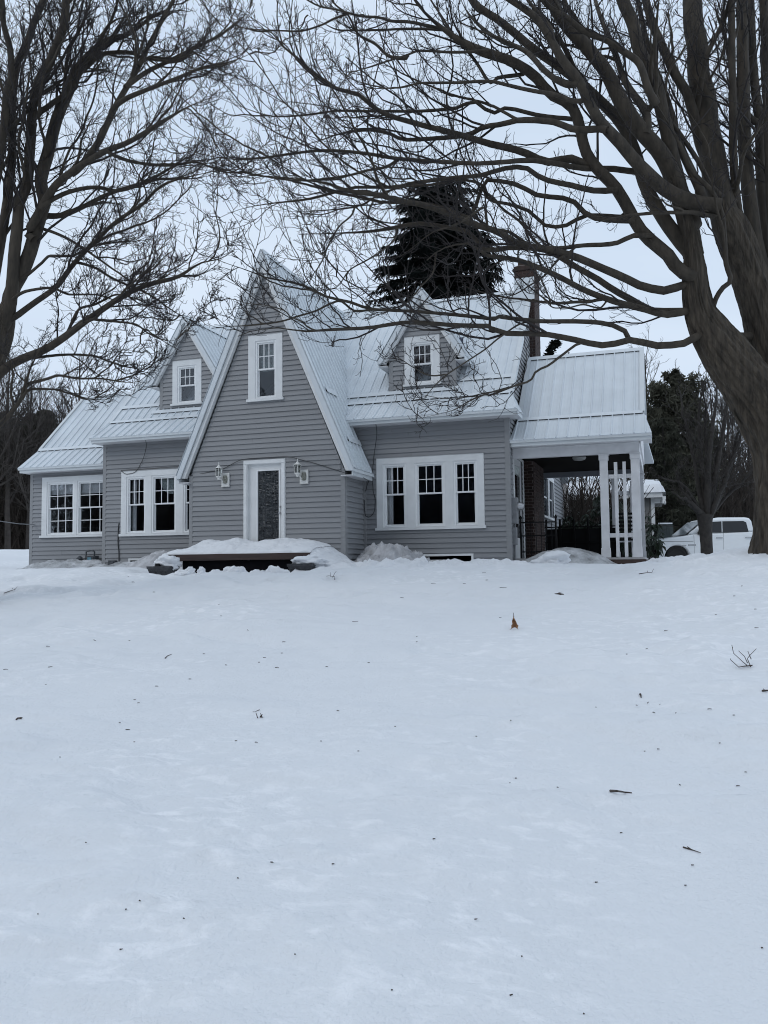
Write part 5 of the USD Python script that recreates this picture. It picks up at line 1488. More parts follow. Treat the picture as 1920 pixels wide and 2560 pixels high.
def spruce(name, label, base, height, radius, seed, dens=1.0, look='needles', droop=0.35, spray=0.30, shape=0.8, group=None, gaps=0.0, hang=1.0, tops=1):
    rng = np.random.default_rng(seed)
    t = thing(name, label, 'tree', group)
    base = np.asarray(base, float)
    tr = MB()
    tr.tube(base + np.array([[0, 0, -0.5], [0, 0, height * 0.5], [0, 0, height * 0.97]]), [height * 0.022, height * 0.013, 0.02], 8)
    obj('trunk', tr, 'dark_bark', t)
    nb = int(height * 26 * dens)
    h = np.sort(rng.random(nb) ** 0.85) * 0.95 + 0.05
    az = rng.uniform(0, 6.283, nb)
    L = radius * np.clip((1 - h), 0, 1) ** shape * rng.uniform(0.72, 1.1, nb) + 0.25
    keep = rng.random(nb) > gaps
    h, az, L = h[keep], az[keep], L[keep]
    nb = len(h)
    lean = (np.where(rng.random(nb) < 0.5, -1, 1) * np.clip((h - 0.86) / 0.14, 0, 1) * 0.45 * (tops - 1))
    s = np.linspace(0, 1, 6)
    out = np.stack([np.cos(az), np.sin(az), 0 * az], -1)
    P = base + np.stack([lean, 0 * h, h * height], -1)[:, None] + out[:, None] * (L[:, None] * s)[..., None]
    P[..., 2] += (0.25 * s - droop * s ** 2 * 1.2 + 0.18 * s ** 4)[None] * L[:, None] * 0.9
    br = tubes(P, 0.02 * (1.2 - s)[None] * np.ones((nb, 1)) * np.clip(L, 0.5, 3)[:, None] / 1.5, 3)
    obj('branches', br, 'dark_bark', t, kind='stuff')
    per = np.maximum((L * 15 * dens).astype(int), 4)
    k = np.repeat(np.arange(nb), per)
    u = rng.random(len(k)) ** 0.8
    x = u * 5
    i = np.minimum(x.astype(int), 4)
    c = P[k, i] + (P[k, i + 1] - P[k, i]) * (x - i)[:, None]
    side = np.stack([-np.sin(az), np.cos(az), 0 * az], -1)[k]
    d = unit(out[k] * rng.uniform(0.1, 0.9, (len(k), 1)) + side * rng.normal(0, 0.8, (len(k), 1)) + np.array([0, 0, -1]) * rng.uniform(0.2, 1.1, (len(k), 1)) * hang)
    ln = spray * rng.uniform(0.6, 1.3, (len(k), 1))
    b = unit(np.cross(d, rng.normal(0, 1, d.shape))) * ln * 0.30
    c = c + d * ln * 0.8
    v, f = quads(c, d * ln, b)
    b2 = unit(np.cross(d, b)) * ln * 0.26
    v2, f2 = quads(c, d * ln, b2)
    obj('foliage', MB().add(v, f).add(v2, f2), look, t, kind='stuff')
    return t


b = at(1108, 1415, 38)
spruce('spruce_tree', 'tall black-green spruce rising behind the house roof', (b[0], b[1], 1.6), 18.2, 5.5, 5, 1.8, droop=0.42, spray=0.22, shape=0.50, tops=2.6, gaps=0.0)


def pine(name, label, base, height, radius, seed, z0=0.25, look='pine_needles', n=150, tuft=0.30, group=None, per=26):
    rng = np.random.default_rng(seed)
    t = thing(name, label, 'tree', group)
    base = np.asarray(base, float)
    obj('trunk', MB().tube(base + np.array([[0, 0, -0.5], [0.05, 0, height * 0.5], [0, 0.05, height * 0.98]]), [height * 0.02, height * 0.014, 0.03], 8), 'dark_bark', t)
    h = z0 + (1 - z0) * rng.random(n) ** 0.9
    az = rng.uniform(0, 6.283, n)
    L = radius * (0.35 + 0.65 * np.sin(np.clip((1 - h) / (1 - z0), 0, 1) * 2.2) ** 0.7) * rng.uniform(0.55, 1.1, n)
    L = np.where(h > 0.93, L * 0.5, L)
    s = np.linspace(0, 1, 5)
    out = np.stack([np.cos(az), np.sin(az), 0 * az], -1)
    P = base + np.stack([0 * h, 0 * h, h * height], -1)[:, None] + out[:, None] * (L[:, None] * s)[..., None]
    P[..., 2] += (0.30 * s ** 2 * L[:, None]) + rng.normal(0, 0.05, (n, 5))
    obj('branches', tubes(P, 0.03 * (1.15 - s)[None] * np.ones((n, 1)), 4), 'dark_bark', t, kind='stuff')
    k = np.repeat(np.arange(n), per)
    u = 1 - 0.75 * rng.random(len(k)) ** 1.6
    x = u * 3.999
    i = x.astype(int)
    c0 = P[k, i] + (P[k, i + 1] - P[k, i]) * (x - i)[:, None]
    c = c0 + rng.normal(0, 0.16, (len(k), 3)) * L[k][:, None] * 0.7
    d = unit(out[k] * 0.5 + rng.normal(0, 0.8, (len(k), 3)) + np.array([0, 0, 0.35]))
    ln = tuft * rng.uniform(0.6, 1.25, (len(k), 1))
    V, F = MB(), None
    for q in range(2):
        bb = unit(np.cross(d, rng.normal(0, 1, d.shape))) * ln * 0.34
        V.add(*quads(c, d * ln, bb))
    obj('foliage', V, look, t, kind='stuff')
    return t


b = at(1700, 1400, 45)
pine('pine_tree', 'dark bushy pine standing between the porch and the leaning maple trunk', (b[0], b[1], 1.5), 10.6, 2.3, 3, 0.10, n=230, per=95, tuft=0.20)
b = at(1392, 1415, 36)
pine('pine_tree', 'small pine top showing over the porch roof beside the chimney', (b[0], b[1], 1.5), 9.9, 1.6, 8, 0.5, n=60, per=80, tuft=0.17, look='needles')
b = at(1668, 1415, 40)
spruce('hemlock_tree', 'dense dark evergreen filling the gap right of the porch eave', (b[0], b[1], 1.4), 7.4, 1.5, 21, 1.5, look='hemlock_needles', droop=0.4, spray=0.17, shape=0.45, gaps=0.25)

# ------------------------------------------------------------------ low-forked bare tree before the truck
rng = np.random.default_rng(31)
sm = thing('bare_tree', 'dark low-forked bare tree with upswept branches in front of the white truck', 'tree')
ZT = 27.0
q = lambda x, y, z=ZT: at(x, y, z)
P = np.array([q(1768, 1400), q(1766, 1370), q(1764, 1330), q(1762, 1300), q(1762, 1285)])
obj('trunk', bumpy(PchipInterpolator(np.arange(5), P)(np.linspace(0, 4, 30)), np.interp(np.linspace(0, 1, 30), [0, .5, 1], [0.215, 0.19, 0.27]), 20, 3, 0.22), 'dark_bark', sm, smooth=True)
spec = [(1762, 1290, 1722, 1250, 1700, 1205, 1690, 1150, 5), (1755, 1290, 1735, 1270, 1715, 1260, 1684, 1252, 6), (1765, 1285, 1755, 1200, 1752, 1100, 1760, 960, 6), (1768, 1290, 1772, 1180, 1778, 1080, 1790, 940, 6.5),
        (1770, 1285, 1785, 1220, 1805, 1120, 1822, 980, 6), (1775, 1290, 1800, 1230, 1830, 1150, 1850, 1010, 5), (1772, 1295, 1810, 1245, 1850, 1200, 1880, 1150, 4), (1760, 1285, 1740, 1190, 1725, 1100, 1700, 980, 5),
        (1766, 1285, 1768, 1180, 1766, 1080, 1745, 950, 5), (1778, 1285, 1815, 1200, 1845, 1080, 1870, 1000, 4), (1770, 1280, 1792, 1150, 1800, 1050, 1812, 920, 5), (1750, 1280, 1720, 1230, 1680, 1200, 1650, 1190, 3)]
crv = []
for k, c in enumerate(spec):
    p = np.array([at(c[2 * i], c[2 * i + 1], ZT + (0, .2, .5, 1.0)[i] * rng.uniform(-1.3, 1.3)) for i in range(4)])
    P = PchipInterpolator(np.arange(4), p)(np.linspace(0, 3, 24))
    R = np.linspace(c[8] * 1.5, 1.6, 24) * ZT / FPX
    wv = np.cumsum(rng.normal(0, 0.035, (24, 3)), 0)
    P = P + wv * np.linspace(0, 1, 24)[:, None]
    crv.append((P, R))
    obj('limb', tubes(P[None], R[None], 7), 'dark_bark', sm, smooth=True)
lv = spread(crv, rng, (10, 5, 3), min_r=0.006, lcap=1.5)
for nm, (P, R, s) in zip(('branches', 'twigs', 'end_shoots'), lv):
    obj(nm, tubes(P, np.maximum(R, 0.006), 3), 'dark_bark', sm, kind='stuff')

# ------------------------------------------------------------------ woods: bare trees one by one, brush and evergreens, a hill behind
hx = np.linspace(-260, 260, 90)
hy = np.array([48, 56, 66, 80, 100, 130, 170, 230, 320.0])
HX, HY = np.meshgrid(hx, hy, indexing='ij')
pp = np.stack([HX * 0.03, HY * 0.03, 0 * HX], -1)
side = np.clip(np.abs(HX + 22) / 30, 0, 1)
hh = ground(HX, HY) - 0.3 + np.interp(HY, [48, 70, 120, 320], [0, 1.2, 5.5, 7.0]) * (0.55 + 0.45 * side) * (0.7 + 0.6 * meshkit.fbm(pp, 3, 4))
obj('hill', grid_mesh(np.stack([HX, HY, hh], -1)), 'hill_brown', smooth=True, kind='structure')


def proto_tree(name, seed, height, nl):
    rng = np.random.default_rng(seed)
    path = f'/World/Prototypes/{name}'
    UsdGeom.Xform.Define(stage, path)
    n = 14
    z = np.linspace(0, 1, n)
    P = np.stack([0.25 * np.cumsum(rng.normal(0, 0.3, n)) * 0.5, 0.25 * np.cumsum(rng.normal(0, 0.3, n)) * 0.5, z * height - 0.6], -1)
    R = height * 0.0125 * (1.05 - z) + 0.015
    obj('trunk', tubes(P[None], R[None], 7), 'forest_bark', path, smooth=True)
    A0 = shoots(P[None], R[None], nl, rng, 0.22, 50, 0.30, 0.55, rmin=0.02)
    A, RA = grow(A0[0], A0[1] + [0, 0, 0.25], np.clip(A0[2], 0.6, 4.5), A0[3], 7, rng, 0.25, 0.13)
    B0 = shoots(A, RA, 7, rng, 0.2, 40, 0.42, 0.55, rmin=0.012)
    B, RB = grow(B0[0], B0[1], np.clip(B0[2], 0.4, 2.0), np.minimum(B0[3], 0.03), 5, rng, 0.25, 0.2, 0.5)
    C0 = shoots(B, RB, 4, rng, 0.2, 38, 0.5, 0.6, rmin=0.008)
    C, RC = grow(C0[0], C0[1], np.clip(C0[2], 0.25, 0.9), np.minimum(C0[3], 0.014), 3, rng, 0.3, 0.2, 0.7)
    obj('crown', MB().add(*tubes(A, RA, 4)).add(*tubes(B, RB, 3)).add(*tubes(C, RC, 3)), 'forest_bark', path, kind='stuff')
    return path


stage.CreateClassPrim('/World/Prototypes')
P_TREES = [proto_tree(f'forest_tree_{a}', 900 + k, h, nl) for k, (a, h, nl) in enumerate((('tall', 15.0, 24), ('slim', 13.0, 20), ('broad', 12.0, 26), ('short', 9.5, 22)))]
rng = np.random.default_rng(55)


def forest(n, px0, px1, d0, d1, zoff, label, group, sc=(0.75, 1.1)):
    for k in range(n):
        d = d0 + (d1 - d0) * rng.random() ** 1.1
        x = px0 + (px1 - px0) * (k + rng.random()) / n
        p = at(x, 1400, d)
        z = max(float(ground(p[0], p[1])), 1.2)
        copy_of(P_TREES[int(rng.integers(4))], 'forest_tree', label, 'tree', group, (p[0], p[1], z + zoff), rng.uniform(0, 360), rng.uniform(*sc))


forest(70, -120, 200, 46, 85, 0.0, 'bare tree in the dark woods left of the house', 'bare trees in the woods left of the house', (0.68, 0.98))
forest(62, 1600, 2080, 50, 85, 0.0, 'bare tree in the woods behind the white truck', 'bare trees in the woods behind the truck', (0.62, 0.95))
forest(10, 1380, 1600, 60, 85, 0.0, 'bare tree in the woods behind the porch', 'bare trees in the woods behind the porch', (0.5, 0.7))
# evergreens low in the woods
for k, (px, d, h, r, lab) in enumerate(((40, 56, 9.0, 2.8, 'dark hemlock low in the woods at the far left edge'), (105, 62, 11.0, 3.2, 'dark hemlock in the woods just left of the wing'), (-30, 66, 12.0, 3.5, 'broad hemlock in the woods past the left edge'), (150, 70, 9.0, 3.2, 'low hemlock in the woods behind the left wing roof'), (75, 78, 13.5, 4.5, 'tall hemlock deep in the woods left of the wing'), (0, 74, 13.0, 4.5, 'broad-skirted hemlock behind the left edge thicket'), (125, 82, 12.5, 4.5, 'hemlock crown just above the left wing eave'),
                                        (1830, 55, 4.6, 3.0, 'low dark evergreen directly above the truck cab'), (1885, 60, 6.0, 3.0, 'dark evergreen between the truck and the big maple trunk'), (1760, 62, 6.5, 3.0, 'dim evergreen behind the low-forked bare tree'), (1930, 64, 7.0, 3.2, 'dim evergreen past the right edge'), (1700, 66, 7.0, 3.0, 'dim evergreen behind the bushy pine'))):
    b = at(px, 1410, d)
    spruce('hemlock_tree', lab, (b[0], b[1], max(1.0, float(ground(b[0], b[1])) - 0.3)), h, r, 300 + k, 0.9, look='hemlock_needles', droop=0.3, spray=0.36, shape=0.6)


def brush(px0, px1, d0, d1, n, h, seed, label):
    """Leafless thicket: thin upright shoots, far too many to count."""
    rng = np.random.default_rng(seed)
    x, d = rng.uniform(px0, px1, n), rng.uniform(d0, d1, n)
    p = at(x, np.full(n, 1400.0), d)
    p[:, 2] = np.maximum(ground(p[:, 0], p[:, 1]), 1.0) - 0.2
    P, R = grow(p, np.stack([rng.normal(0, .25, n), rng.normal(0, .25, n), np.ones(n)], -1), h * rng.uniform(0.4, 1.15, n), rng.uniform(0.02, 0.045, n), 6, rng, 0.1, 0.10)
    Q0 = shoots(P, R, 7, rng, 0.15, 35, 0.45, 0.5, rmin=0.010)
    Q, RQ = grow(Q0[0], Q0[1], np.clip(Q0[2], 0.3, 2.2), np.minimum(Q0[3], 0.02), 4, rng, 0.2, 0.2, 0.6)
    obj('brush', MB().add(*tubes(P, R, 3)).add(*tubes(Q, RQ, 3)), 'brush', label=label, cat='thicket', kind='stuff')


brush(-150, 190, 48, 75, 850, 8.0, 71, 'dense leafless brown thicket in the woods left of the house')
brush(1600, 2050, 44, 70, 700, 5.5, 72, 'dense leafless brown thicket behind the truck')
brush(1390, 1560, 27, 29, 150, 3.2, 73, 'tall thin leafless shrub stems behind the porch')


# the dark woods across the road behind the viewer, mirrored in the panes
pi = UsdGeom.PointInstancer.Define(stage, '/World/woods')
rng = np.random.default_rng(91)
cc = rng.normal(0, 1, (650, 3))
cc = unit(cc) * rng.random((650, 1)) ** 0.4 * [3.2, 3.2, 5.5] + [0, 0, 7.5]
wd = unit(rng.normal(0, 1, (650, 3)))
back = MB().tube([(0, 0, -0.5), (0, 0, 6), (0, 0, 12)], [0.25, 0.2, 0.05], 7)
back.add(*quads(cc, wd * 0.7, unit(np.cross(wd, rng.normal(0, 1, wd.shape))) * 0.28))
P_BACK = obj('wood_tree', back, 'brush', '/World/woods')
pi.CreatePrototypesRel().SetTargets([Sdf.Path(P_BACK)])
n = 130
wx = rng.uniform(-70, 60, n)
wy = -58 - 30 * rng.random(n)
pi.CreatePositionsAttr(Vt.Vec3fArray.FromNumpy(np.stack([wx, wy, ground(wx, wy)], -1).astype(np.float32)))
pi.CreateProtoIndicesAttr(Vt.IntArray([0] * n))
pi.CreateScalesAttr(Vt.Vec3fArray.FromNumpy((rng.uniform(1.3, 2.0, (n, 1)) * np.ones((1, 3))).astype(np.float32)))
tag('/World/woods', 'dark wood across the road behind the viewer', 'wood', kind='stuff')


# ------------------------------------------------------------------ garage and fence beyond the porch
gar = thing('garage', 'low grey garage with thick snow on its roof beyond the porch', 'garage')
gc = at(1637, 1330, 30)
gxr, gyf = gc[0], gc[1]
gxl = gxr - 5.4
zt = 4.05


def boards_box(parent, xa, xb, y, z0, z1, look, step=0.13, hole=None):
    z = z0
    while z < z1:
        zz = min(z + step, z1)
        segs = [(xa, xb)]
        if hole and z < hole[3] and zz > hole[2]:
            segs = [(xa, hole[0]), (hole[1], xb)]
        for a, b in segs:
            obj('siding_board', MB().prism([(a, y, z), (a, y - 0.022, z), (a, y - 0.004, zz), (a, y, zz)], (b - a, 0, 0)), look, parent)
        z += step


w = obj('wall', MB().box(gxl, gxr, gyf + 0.001, gyf + 6, 1.0, zt), 'garage_siding', gar)
hw = (gxr - 2.55, gxr - 1.75, 2.0, 2.75)
boards_box(w, gxl, gxr - 0.1, gyf, 1.3, zt - 0.02, 'garage_siding', 0.15, hw)
obj('corner_board', MB().box(gxr - 0.0995, gxr + 0.02, gyf - 0.03, gyf, 1.0, zt), 'white_paint', gar)
p = obj('roof', MB().box(gxl - 0.2, gxr + 0.30, gyf - 0.32, gyf + 6.3, zt + 0.001, zt + 0.10), 'garage_siding', gar)
obj('fascia', MB().box(gxl - 0.2, gxr + 0.31, gyf - 0.35, gyf - 0.3205, zt - 0.08, zt + 0.11), 'white_paint', p)
obj('gutter_end', MB().box(gxr + 0.3005, gxr + 0.42, gyf - 0.36, gyf + 0.3, zt - 0.30, zt - 0.05).box(gxr + 0.021, gxr + 0.3, gyf - 0.1, gyf + 0.2, zt - 0.26, zt - 0.1), 'white_paint', p)
m = MB()
m.box(hw[0], hw[1], gyf - 0.04, gyf - 0.001, hw[3] - 0.1, hw[3]).box(hw[0], hw[1], gyf - 0.04, gyf - 0.001, hw[2], hw[2] + 0.1).box(hw[0], hw[0] + 0.1, gyf - 0.04, gyf - 0.001, hw[2] + 0.1005, hw[3] - 0.1005).box(hw[1] - 0.1, hw[1], gyf - 0.04, gyf - 0.001, hw[2] + 0.1005, hw[3] - 0.1005)
for k in (1, 2):
    xx = hw[0] + 0.1 + (hw[1] - hw[0] - 0.2) * k / 3
    m.box(xx - 0.02, xx + 0.02, gyf - 0.03, gyf - 0.0015, hw[2] + 0.101, hw[3] - 0.101)
wn = obj('window', m, 'white_paint', gar)
obj('pane', MB().box(hw[0] + 0.1, hw[1] - 0.1, gyf - 0.012, gyf - 0.008, hw[2] + 0.1, hw[3] - 0.1), 'truck_glass', wn)
X, Y = np.meshgrid(np.linspace(gxl - 0.2, gxr + 0.42, 70), np.linspace(gyf - 0.42, gyf + 6.2, 40), indexing='ij')
n = meshkit.fbm(np.stack([X, Y, 0 * X], -1) * 1.3, 3, 2)
e = np.clip(np.minimum(np.minimum(Y - gyf + 0.42, gxr + 0.42 - X) / 0.22, 1), 0, 1)
Z = zt + 0.10 + (0.26 + 0.16 * n + 0.12 * (Y - gyf)) * np.sqrt(e)
obj('roof_snow', grid_mesh(np.stack([X, Y, Z], -1)), 'clean_snow', p, smooth=True)
bg = thing('shed', 'faded beige clapboard shed glimpsed under the porch roof', 'shed')
w = obj('wall', MB().box(-3.2, gxl - 0.05, 12.4, 14.4, 1.0, 4.5), 'beige_siding', bg)
boards_box(w, -3.2, gxl - 0.05, 12.399, 1.4, 4.48, 'beige_siding', 0.16)
obj('roof', MB().prism([(-3.4, 12.1, 4.501), (-3.4, 13.4, 5.4), (-3.4, 14.7, 4.501)], (gxl + 3.5, 0, 0)), 'snow_chunk_look', bg)

fe = thing('board_fence', 'dark grey-green board fence between the porch and the white truck', 'fence')
f0, f1 = at(1606, 1345, 37.0), at(1684, 1345, 37.0)
d = unit(f1 - f0)
L = np.linalg.norm(f1[:2] - f0[:2])
d = np.array([d[0], d[1], 0]) / np.linalg.norm(d[:2])
nrm = np.array([d[1], -d[0], 0])
nb = 9
for k in range(nb):
    c0 = np.array([f0[0], f0[1], 0]) + d * L * (k + 0.5) / nb
    obj('fence_board', MB().obox(c0 + [0, 0, 2.55], d * L / nb * 0.47, nrm * 0.012, (0, 0, 0.80 - 0.02 * (k % 3))), 'fence_green', fe)
for zz in (2.1, 3.1):
    obj('fence_rail', MB().obox(np.array([f0[0], f0[1], zz]) + d * L / 2 - nrm * 0.035, d * L / 2, nrm * 0.02, (0, 0, 0.05)), 'fence_green', fe)
obj('snow_strip', MB().obox(np.array([f0[0], f0[1], 3.37]) + d * L * 0.75, d * L * 0.22, nrm * 0.03, (0, 0, 0.03)), 'snow_chunk_look', fe)

# ------------------------------------------------------------------ pickup truck, nose to the left
tk = thing('pickup_truck', 'white four-door pickup truck parked nose left behind the snow crest', 'pickup truck')
o = at(1632, 1360, 31)
TX = np.array([0.9474, 0.3200, 0]) / math.hypot(.9474, .32)
TY = np.array([-TX[1], TX[0], 0])           # away from the viewer
TZ = 1.36


def tp(a, b, z):
    a, b, z = np.broadcast_arrays(np.asarray(a, float), np.asarray(b, float), np.asarray(z, float))
    return np.array([o[0], o[1], TZ]) + a[..., None] * TX + b[..., None] * TY + z[..., None] * np.array([0, 0, 1])


def tslab(pts, b0, b1, mb=None, inset=0.0):
    """Side outline (a, z) as a solid from b0 to b1, its edges drawn in a little."""
    p = Polygon(pts)
    mb = mb or MB()
    layers = [(b0, -inset), (b0 + inset * 0.6, -inset * 0.3), (b0 + inset * 1.4, 0), (b1 - inset * 1.4, 0), (b1 - inset * 0.6, -inset * 0.3), (b1, -inset)] if inset else [(b0, 0), (b1, 0)]
    c = np.array(p.exterior.coords)[:-1]
    cen = c.mean(0)
    rings = []
    for b, s in layers:
        q = c.copy()
        if s:
            nn = np.roll(c, -1, 0) - np.roll(c, 1, 0)
            nn = unit(np.stack([nn[:, 1], -nn[:, 0]], 1)) * (1 if p.exterior.is_ccw else -1)
            q = c + nn * s
        rings.append(tp(q[:, 0], b, q[:, 1]))
    n = len(c)
    v = np.vstack(rings)
    f = [(i * n + j, i * n + (j + 1) % n, (i + 1) * n + (j + 1) % n, (i + 1) * n + j) for i in range(len(rings) - 1) for j in range(n)]
    mb.add(v, f)
    tv, tf = tri2(p)
    idx = np.array([int(np.argmin(np.abs(c - k).sum(1))) for k in tv])[tf]
    mb.add(rings[0], idx)
    mb.add(rings[-1], idx[:, ::-1])
    return mb


def arch(cx, r, z0, n=13):
    t = np.linspace(math.pi, 0, n)
    return [(cx + r * math.cos(k), z0 + r * math.sin(k)) for k in t]


low = [(0.02, 0.42), (0.30, 0.36)] + arch(0.92, 0.47, 0.42) + [(1.5, 0.36), (4.0, 0.36)] + arch(4.55, 0.47, 0.42) + [(5.2, 0.36), (5.78, 0.42), (5.80, 1.36), (3.86, 1.38), (1.55, 1.30), (1.20, 1.24), (0.55, 1.16), (0.12, 1.06), (0.0, 0.92)]
body = obj('body', tslab(low, 0.0, 2.0, inset=0.05), 'truck_paint', tk, smooth=40)
cab = [(1.40, 1.27), (2.02, 1.80), (2.16, 1.89), (2.6, 1.94), (3.58, 1.94), (3.76, 1.91), (3.85, 1.80), (3.90, 1.36)]
obj('cab', tslab(cab, 0.10, 1.90, inset=0.09), 'truck_paint', tk, smooth=40)
for b0, b1 in ((0.088, 0.0995), (1.9005, 1.912)):
    win = [(1.72, 1.36), (2.08, 1.68), (2.20, 1.76), (2.66, 1.79), (2.66, 1.36)]
    obj('window', tslab(win, b0, b1), 'truck_glass', tk)
    win = [(2.70, 1.36), (2.70, 1.79), (3.50, 1.79), (3.60, 1.74), (3.68, 1.38)]
    obj('window', tslab(win, b0, b1), 'truck_glass', tk)
v = np.vstack([tp([1.34, 1.99, 1.99, 1.34], [0.22, 0.26, 1.74, 1.78], [1.268, 1.80, 1.80, 1.268]) + np.array([-0.02 * TX[0], -0.02 * TX[1], 0.028])])
obj('windshield', MB().add(v, [(0, 1, 2, 3)]), 'truck_shield', tk)
for a0, a1, z0, z1, nm, lk in ((1.56, 1.568, 0.50, 1.27, 'door_seam', 'rubber'), (2.675, 2.683, 0.45, 1.35, 'door_seam', 'rubber'), (3.79, 3.798, 0.45, 1.36, 'door_seam', 'rubber'), (0.35, 1.54, 1.035, 1.05, 'hood_seam', 'rubber')):
    obj(nm, tslab([(a0, z0), (a1, z0), (a1, z1), (a0, z1)], -0.003, 0.004), lk, tk)
for a in (2.40, 3.50):
    obj('door_handle', tslab([(a, 1.14), (a + 0.24, 1.14), (a + 0.24, 1.18), (a, 1.18)], -0.03, 0.002), 'chrome', tk)
for a, L in ((1.10, 0.16), (1.33, 0.30)):
    obj('badge', tslab([(a, 0.86), (a + L, 0.86), (a + L, 0.90 + 0.03 * (L > 0.2)), (a, 0.90 + 0.03 * (L > 0.2))], -0.008, 0.002), 'chrome', tk)
obj('mirror', tslab([(1.72, 1.30), (1.92, 1.30), (1.92, 1.48), (1.78, 1.50)], -0.16, 0.05), 'rubber', tk)
obj('headlight', tslab([(0.02, 0.86), (0.30, 0.88), (0.34, 1.02), (0.10, 1.02)], -0.004, 0.05), 'chrome', tk)
obj('bumper', tslab([(-0.10, 0.45), (0.25, 0.42), (0.25, 0.70), (-0.06, 0.72)], 0.06, 1.94), 'chrome', tk)
for a in (0.92, 4.55):
    for b in (0.04, 1.72):
        m = MB()
        t = np.arange(28) / 28 * 2 * math.pi
        R = [(0.20, 0.05), (0.36, 0.0), (0.40, 0.03), (0.40, 0.22), (0.36, 0.25), (0.20, 0.2)]
        V = np.vstack([tp(a + r * np.cos(t), b + dd, 0.40 + r * np.sin(t)) for r, dd in R])
        F = [(i * 28 + j, i * 28 + (j + 1) % 28, (i + 1) * 28 + (j + 1) % 28, (i + 1) * 28 + j) for i in range(len(R) - 1) for j in range(28)]
        wh = obj('wheel', m.add(V, F), 'rubber', tk, smooth=40)
        V = np.vstack([tp(a + r * np.cos(t), b + dd, 0.40 + r * np.sin(t)) for r, dd in ((0.21, 0.045), (0.17, 0.09), (0.05, 0.03), (0.001, 0.03))])
        obj('rim', MB().add(V, F[:84]), 'chrome', wh)
obj('wheel_well', tslab([(0.5, 0.45), (1.36, 0.45), (1.2, 0.86), (0.64, 0.86)], 0.06, 1.94), 'rubber', tk)
obj('bed_cap', tslab([(3.9, 1.37), (5.8, 1.355), (5.8, 1.39), (3.9, 1.40)], 0.02, 0.12), 'black_plastic', tk)

# ------------------------------------------------------------------ twigs, leaf and litter on the snow
rng = np.random.default_rng(77)


def lay(name, pts, r, label, cat, group=None, look='debris', lift=0.006, sides=5):
    m = MB()
    for p, (ra, rb) in zip(pts, r):
        p = np.asarray(p, float)
        m.tube(p, np.linspace(ra, rb, len(p)), sides)
    obj(name, m, look, label=label, cat=cat, group=group)


def on_snow(px, py, dx=0.0, dz=0.0):
    """Point of a twig: dx, dz pixels to the right of and above the spot where it touches the snow."""
    q = hit(px, py)
    z = (q - EYE) @ FWD
    return q + dx * z / FPX * RIGHT + dz * z / FPX * np.array([0, 0, 1]) + [0, 0, 0.004]


def twig(px, py, shapes, r, label, cat='twig', lying=False):
    """shapes: lists of (x, y) photograph pixels, all standing at the depth of (px, py)."""
    q = hit(px, py)
    z = (q - EYE) @ FWD
    pts = []
    for s in shapes:
        p = []
        for i, (x, y) in enumerate(s):
            v = hit(x, y) + [0, 0, 0.006] if lying else at(x, y, z) + rng.normal(0, 0.01, 3)
            v[2] = max(v[2], float(ground(v[0], v[1])) + 0.004)
            p.append(v)
        pts.append(p)
    r = r * 0.72
    lay('fallen_twig', pts, [(r * (1 if k == 0 else .75), r * 0.4) for k in range(len(shapes))], label, cat)


twig(1885, 1672, [[(1880, 1672), (1872, 1666), (1848, 1662), (1830, 1655), (1825, 1640)], [(1872, 1668), (1858, 1648), (1838, 1628), (1832, 1610)], [(1832, 1622), (1826, 1622)], [(1874, 1670), (1872, 1650), (1882, 1638), (1893, 1620)], [(1878, 1644), (1874, 1628)], [(1868, 1660), (1855, 1640), (1850, 1628)]], 0.0065, 'bare forked sapling tip standing out of the snow at the right', 'sapling')
twig(838, 1451, [[(838, 1451), (832, 1444), (822, 1440), (815, 1440)], [(832, 1444), (836, 1436), (841, 1430)], [(826, 1441), (826, 1432)]], 0.008, 'small forked twig sticking up below the right planter')
twig(25, 1481, [[(12, 1482), (25, 1477), (38, 1475), (45, 1468)], [(30, 1476), (34, 1468)], [(38, 1475), (42, 1472)]], 0.008, 'pale branched twig lying near the left edge of the lawn')
twig(1610, 1433, [[(1597, 1433), (1615, 1431), (1628, 1430), (1634, 1424)], [(1620, 1430), (1622, 1424)]], 0.009, 'dark branched twig on the snow below the porch corner')
twig(1725, 1384, [[(1705, 1382), (1722, 1378), (1732, 1374), (1738, 1364)], [(1732, 1374), (1742, 1386)], [(1722, 1378), (1714, 1380)]], 0.012, 'dark broken branch lying before the trunk of the low-forked tree')
twig(1553, 1982, [[(1526, 1980), (1545, 1982), (1562, 1984), (1580, 1986)], [(1540, 1981), (1534, 1979)]], 0.009, 'long dark stick lying on the near snow right of centre', lying=True)
twig(651, 1795, [[(653, 1804), (651, 1797), (650, 1788)], [(651, 1797), (656, 1792), (659, 1792)], [(651, 1796), (645, 1789)]], 0.007, 'tiny three-pronged twig on the snow left of centre')
twig(47, 1798, [[(40, 1804), (44, 1799), (52, 1798), (56, 1796)], [(48, 1798), (54, 1800)]], 0.009, 'curled dark scrap of bark near the left edge', lying=True)
twig(421, 1643, [[(413, 1647), (419, 1641), (429, 1637)]], 0.008, 'short curved stick left of centre on the lawn', lying=True)
twig(1600, 1741, [[(1600, 1737), (1602, 1741), (1603, 1747)]], 0.011, 'small bent dark scrap right of centre on the snow', lying=True)
twig(1730, 2130, [[(1708, 2122), (1730, 2128), (1752, 2136)], [(1726, 2127), (1718, 2122)]], 0.005, 'thin straight twig on the near snow at the right', lying=True)
twig(1912, 1729, [[(1905, 1730), (1918, 1728), (1935, 1729)], [(1912, 1729), (1909, 1725)]], 0.009, 'dark twig cut off by the right edge of the snow', lying=True)
q = hit(1398, 1488)
